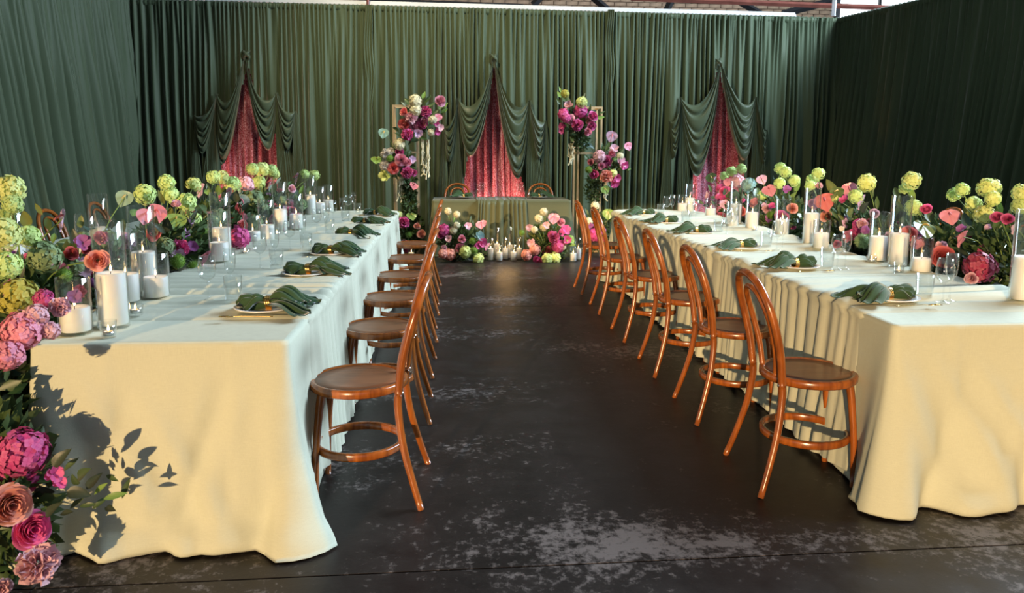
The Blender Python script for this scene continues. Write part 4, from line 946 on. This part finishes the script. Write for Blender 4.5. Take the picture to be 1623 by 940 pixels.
cluster('floor cluster of large magenta hydrangea, peach rose and leafy sprays, bottom left corner', 'floor flowers', (-1.5, 2.38, 0), 2.44, """
H mg 34 718 40 2.44;R pe 17 801 32 2.36;R hp 51 839 29 2.36;P lp 60 893 36 2.36;P lp 2 932 18 2.36;S hp 86 752 14;S mg 45 764 16;S hp 95 765 10;S cm 10 765 14;H mg 0 745 20;
L lg 158 774 17 2.40;L lg 184 785 19 2.38;L gn 199 772 17 2.42;L dk 174 806 18 2.40;L dk 105 812 17 2.36;L dk 85 806 18 2.34;L dk 126 782 20 2.36;L gn 132 750 18 2.38;L dk 98 724 20 2.36;L gn 112 735 16;L gn 118 760 12;L dk 150 760 16 2.4;L dk 70 780 18;L gn 140 800 14;L dk 35 870 20;L gn 20 860 22;L dk 65 865 16;L dk 5 890 22;L gn 120 797 16;L gn 160 795 15;L dk 75 720 16;L gn 178 758 13 2.44""",
 [(-1.52, 2.46, .30), (.22, .12, .30), ((-1.62, 2.6, .45), (.16, .16, .4), 500)], 900, .06, 900, .03, 0.0)

# ------------------------------------------------------------------ gold frames with flowers, head table florals
def frame(x0, x1, y0, y1, h, lab):
    t = thing('display_frame', lab, 'frame', ((x0+x1)/2, (y0+y1)/2, 0), 0, 'gold plant frames'); cx, cy = (x0+x1)/2, (y0+y1)/2; w = .0125
    for x in (x0, x1):
        for y in (y0, y1): ob('post', mesh('post', *box((x-w-cx, y-w-cy, 0), (x+w-cx, y+w-cy, h)), 'fgold', False), t)
    for z in (w, h-w, 1.37):
        for y in (y0, y1): ob('rail', mesh('rail', *box((x0+w-cx, y-w-cy, z-w), (x1-w-cx, y+w-cy, z+w)), 'fgold', False), t)
        for x in (x0, x1): ob('rail', mesh('rail', *box((x-w-cx, y0+w-cy, z-w), (x+w-cx, y1-w-cy, z+w)), 'fgold', False), t)
frame(-.767, -.455, 10.36, 10.70, 2.0, 'tall slim gold box frame left of the head table')
frame(1.735, 2.05, 10.36, 10.70, 2.0, 'tall slim gold box frame right of the head table')
def amaranth(t, p, ln, n, seed):
    r = random.Random(seed); P = []; p = Vector([float(x) for x in p])
    for k_ in range(n):
        a = Vector((r.uniform(-.05, .05), r.uniform(-.03, .03), 0)); L = ln*r.uniform(.55, 1)
        pts = [p+a+Vector((r.uniform(-.02, .02)*j/5, r.uniform(-.02, .02), -L*j/8)) for j in range(9)]
        P.append(tube([tuple(x-t.location) for x in pts], [.007+.004*r.random() for _ in range(9)], 6))
    me = mesh('trailing_amaranthus', *join(P), 'petal'); ob('trailing_amaranthus', me, t, color=CO['cr'])
fy = 10.3
def ctr(px, py, y=fy): return tuple(float(v) for v in aty(px, py, y))
t = cluster('upper pink and white bloom cluster at the top of the left gold frame', 'frame flowers', ctr(655, 200, 10.36), fy, """
V cr 658 160 9;V cr 659 175 8;P mg 674 177 9;R co 640 177 7;P lp 652 187 9;R co 640 197 8;P mg 668 196 9;R pk 673 190 6;R pk 654 202 8;P mg 646 213 9;S la 663 211 6;R pk 698 160 8;A pk 695 185 6;V cr 686 190 6;V cr 683 210 5;S lp 698 202 5;S mg 693 209 5;S mg 692 197 4;
L gn 678 157 9;L gn 684 165 8;L lg 706 167 7;L lg 705 175 6;L gn 700 168 7;L lg 671 219 8;L gn 645 160 7;L sg 640 165 6;L gn 630 213 8;L gn 628 205 8;L gn 685 200 7;L gn 660 222 8;L gn 690 178 7;L lg 672 150 6;L gn 650 225 7""", [ctr(660, 190), (.16, .10, .22)], 700, .045, 910)
amaranth(t, ctr(674, 221), .55, 9, 1)
t = cluster('lower cluster with white blooms and coral roses on the left gold frame', 'frame flowers', ctr(632, 260, 10.36), fy, """
A mi 608 210 8;A lg 597 253 9;V cr 633 229 8;R hp 633 241 6;M ms 618 251 6;P wh 612 244 8;P wh 611 262 9;S ye 609 278 8;R pk 636 254 9;R co 623 267 8;P mg 645 273 9;R pk 646 258 7;S la 654 253 5;R mg 656 274 5;A co 656 294 7;L gn 640 235 8;L gn 648 242 8;L gn 625 232 7;L lg 622 240 6;L gn 655 264 7;L gn 630 285 8;L gn 645 290 8;R co 630 262 6;L sg 618 272 6;L gn 660 285 7;P wh 619 240 6""",
 [ctr(633, 258), (.15, .10, .2), (ctr(648, 310), (.10, .06, .28), 380)], 600, .045, 920)
amaranth(t, ctr(637, 280), .45, 8, 2)
cluster('flowers and greenery around the foot of the left gold frame', 'frame flowers', ctr(650, 395, 10.36), fy, """
A lg 652 342 8;P mg 640 353 9;R pe 661 358 6;R pe 668 371 6;L gn 648 365 9;M ms 648 372 6;L gn 660 340 8;V ye 632 340 5;L dk 645 385 9;L dk 665 385 9;L gn 635 375 8;L gn 655 330 8;R pk 642 385 5;L dk 672 360 8;L gn 644 330 8;R cm 645 395 6;L dk 655 395 9""", [ctr(653, 370), (.16, .1, .28), (ctr(650, 330), (.10, .06, .2), 250)], 700, .05, 930, .05, 0.0)
t = cluster('upper magenta and pink rose cluster at the top of the right gold frame', 'frame flowers', ctr(918, 195, 10.36), fy, """
L lg 888 142 6;L lg 886 149 6;V yg 896 149 6;L gn 893 155 7;V ye 922 162 8;S lp 901 166 6;H mg 920 177 10;H hp 893 181 8;R lp 904 189 7;R pk 933 190 7;R mg 940 184 7;P mg 915 198 9;R mg 938 200 7;R pk 932 209 7;M ms 923 187 5;S mg 891 200 5;S mg 890 208 4;L gn 918 215 9;L gn 925 220 9;L gn 908 213 8;L ol 905 205 7;L te 928 230 9;L te 937 232 8;L gn 942 195 6;L sg 926 152 6;L gn 935 172 8;L gn 908 175 7;L ol 907 220 7;L gn 885 160 6;L gn 900 158 7;L gn 898 205 7;L gn 912 228 7;L lg 953 186 6;L gn 955 178 5;H hp 897 187 7""",
 [ctr(918, 195), (.18, .10, .22), (ctr(922, 225), (.12, .08, .12), 250)], 700, .045, 940)
amaranth(t, ctr(905, 228), .3, 7, 3)
t = cluster('lower dusty pink cluster with lilac anthuriums on the right gold frame', 'frame flowers', ctr(955, 262, 10.36), fy, """
A la 970 215 9;A pk 995 231 7;R pk 970 244 7;S lp 974 235 6;H lp 950 248 9;P mg 960 256 10;R pk 936 257 6;R pk 953 263 7;R hp 941 276 9;P pe 961 279 10;V cr 983 247 5;S lp 985 258 8;S hp 990 262 6;S mg 974 290 7;S hp 978 282 6;V ye 972 275 6;A lg 959 300 7;M ms 933 269 6;L gn 955 232 8;L gn 963 232 8;L sg 942 242 7;L gn 930 250 7;L gn 980 268 7;L lg 998 268 5;L gn 968 295 8;L gn 945 292 8;L gn 936 285 7;L gn 985 240 7;L sg 965 240 6;L lg 976 252 6""",
 [ctr(957, 260), (.18, .10, .2), (ctr(940, 300), (.11, .06, .22), 400)], 600, .045, 950)
amaranth(t, ctr(962, 285), .3, 6, 4)
cluster('white and magenta blooms around the foot of the right gold frame', 'frame flowers', ctr(948, 395, 10.36), fy, """
V cr 943 326 6;V cr 933 351 6;A lg 964 338 9;H mg 943 372 10;R pu 952 365 7;L gn 940 338 8;L gn 950 345 9;L dk 935 365 9;L dk 958 372 9;L gn 930 335 7;L gn 960 350 8;S pu 935 358 5;L dk 945 390 9;S mg 955 382 6;L gn 970 345 8""", [ctr(946, 368), (.16, .1, .3)], 700, .05, 960, .05, 0.0)
yf = 9.62
cluster('floor flowers left of the floor candles, with pink roses and cream viburnum', 'floor flowers by the head table', (.02, 9.66, 0), yf, """
V cr 710 335 5;V cr 724 340 5;V cr 724 357 5;V cr 718 365 6;L te 746 348 7;L te 750 353 6;S la 742 358 5;A pk 763 355 9;R pk 732 379 7;R pk 729 393 7;M ms 749 382 6;H mg 704 365 9;S lp 711 378 5;R lp 704 392 5;H pe 713 403 9;H pe 702 402 7;H ye 738 399 9;M ms 751 397 7;H ye 758 410 8;M ms 757 412 6;T pk 773 390 7;S hp 764 384 7;S mg 758 388 6;S bl 760 374 7;L gn 735 365 8;L gn 745 368 8;L gn 720 385 8;L gn 745 390 8;L dk 720 410 9;L dk 735 413 9;L dk 748 413 8;L gn 755 370 8;L ol 725 372 6;L ol 738 372 6;L lg 720 347 5;L gn 703 380 8;L gn 770 400 7;R hp 699 372 6;L ol 712 345 5;L te 763 372 6;L dk 767 412 8""",
 [(.10, 9.66, .24), (.27, .17, .24)], 1300, .05, 970, .06, 0.0)
cluster('floor flowers right of the floor candles, with magenta peonies and a crimson rose', 'floor flowers by the head table', (1.24, 9.66, 0), yf, """
V cr 862 336 6;V cr 854 346 6;A pk 878 345 9;R pk 889 352 6;S lp 839 361 5;V cr 847 364 5;V cr 862 360 6;S lp 866 357 5;S hp 897 364 7;P mg 878 376 9;H mg 884 390 10;H mg 874 372 6;S lp 842 385 6;S lp 845 392 5;H pe 835 404 8;H pe 848 396 8;R cm 867 398 8;R hp 852 413 7;H ye 867 410 8;H ye 879 409 9;A lg 903 379 8;M ms 827 369 5;V cr 892 391 5;S mg 899 380 6;S hp 890 369 5;L ol 842 372 7;L ol 850 376 8;L gn 860 376 8;L gn 855 385 7;L gn 872 390 7;L dk 890 410 9;L dk 845 412 8;L gn 865 366 7;L lg 872 387 6;L gn 895 398 8;L dk 900 405 9;L gn 885 362 7;L ol 863 345 5;L te 870 350 5;L lg 908 388 6;L dk 860 412 8""",
 [(1.24, 9.66, .24), (.27, .17, .24)], 1300, .05, 980, .06, 0.0)
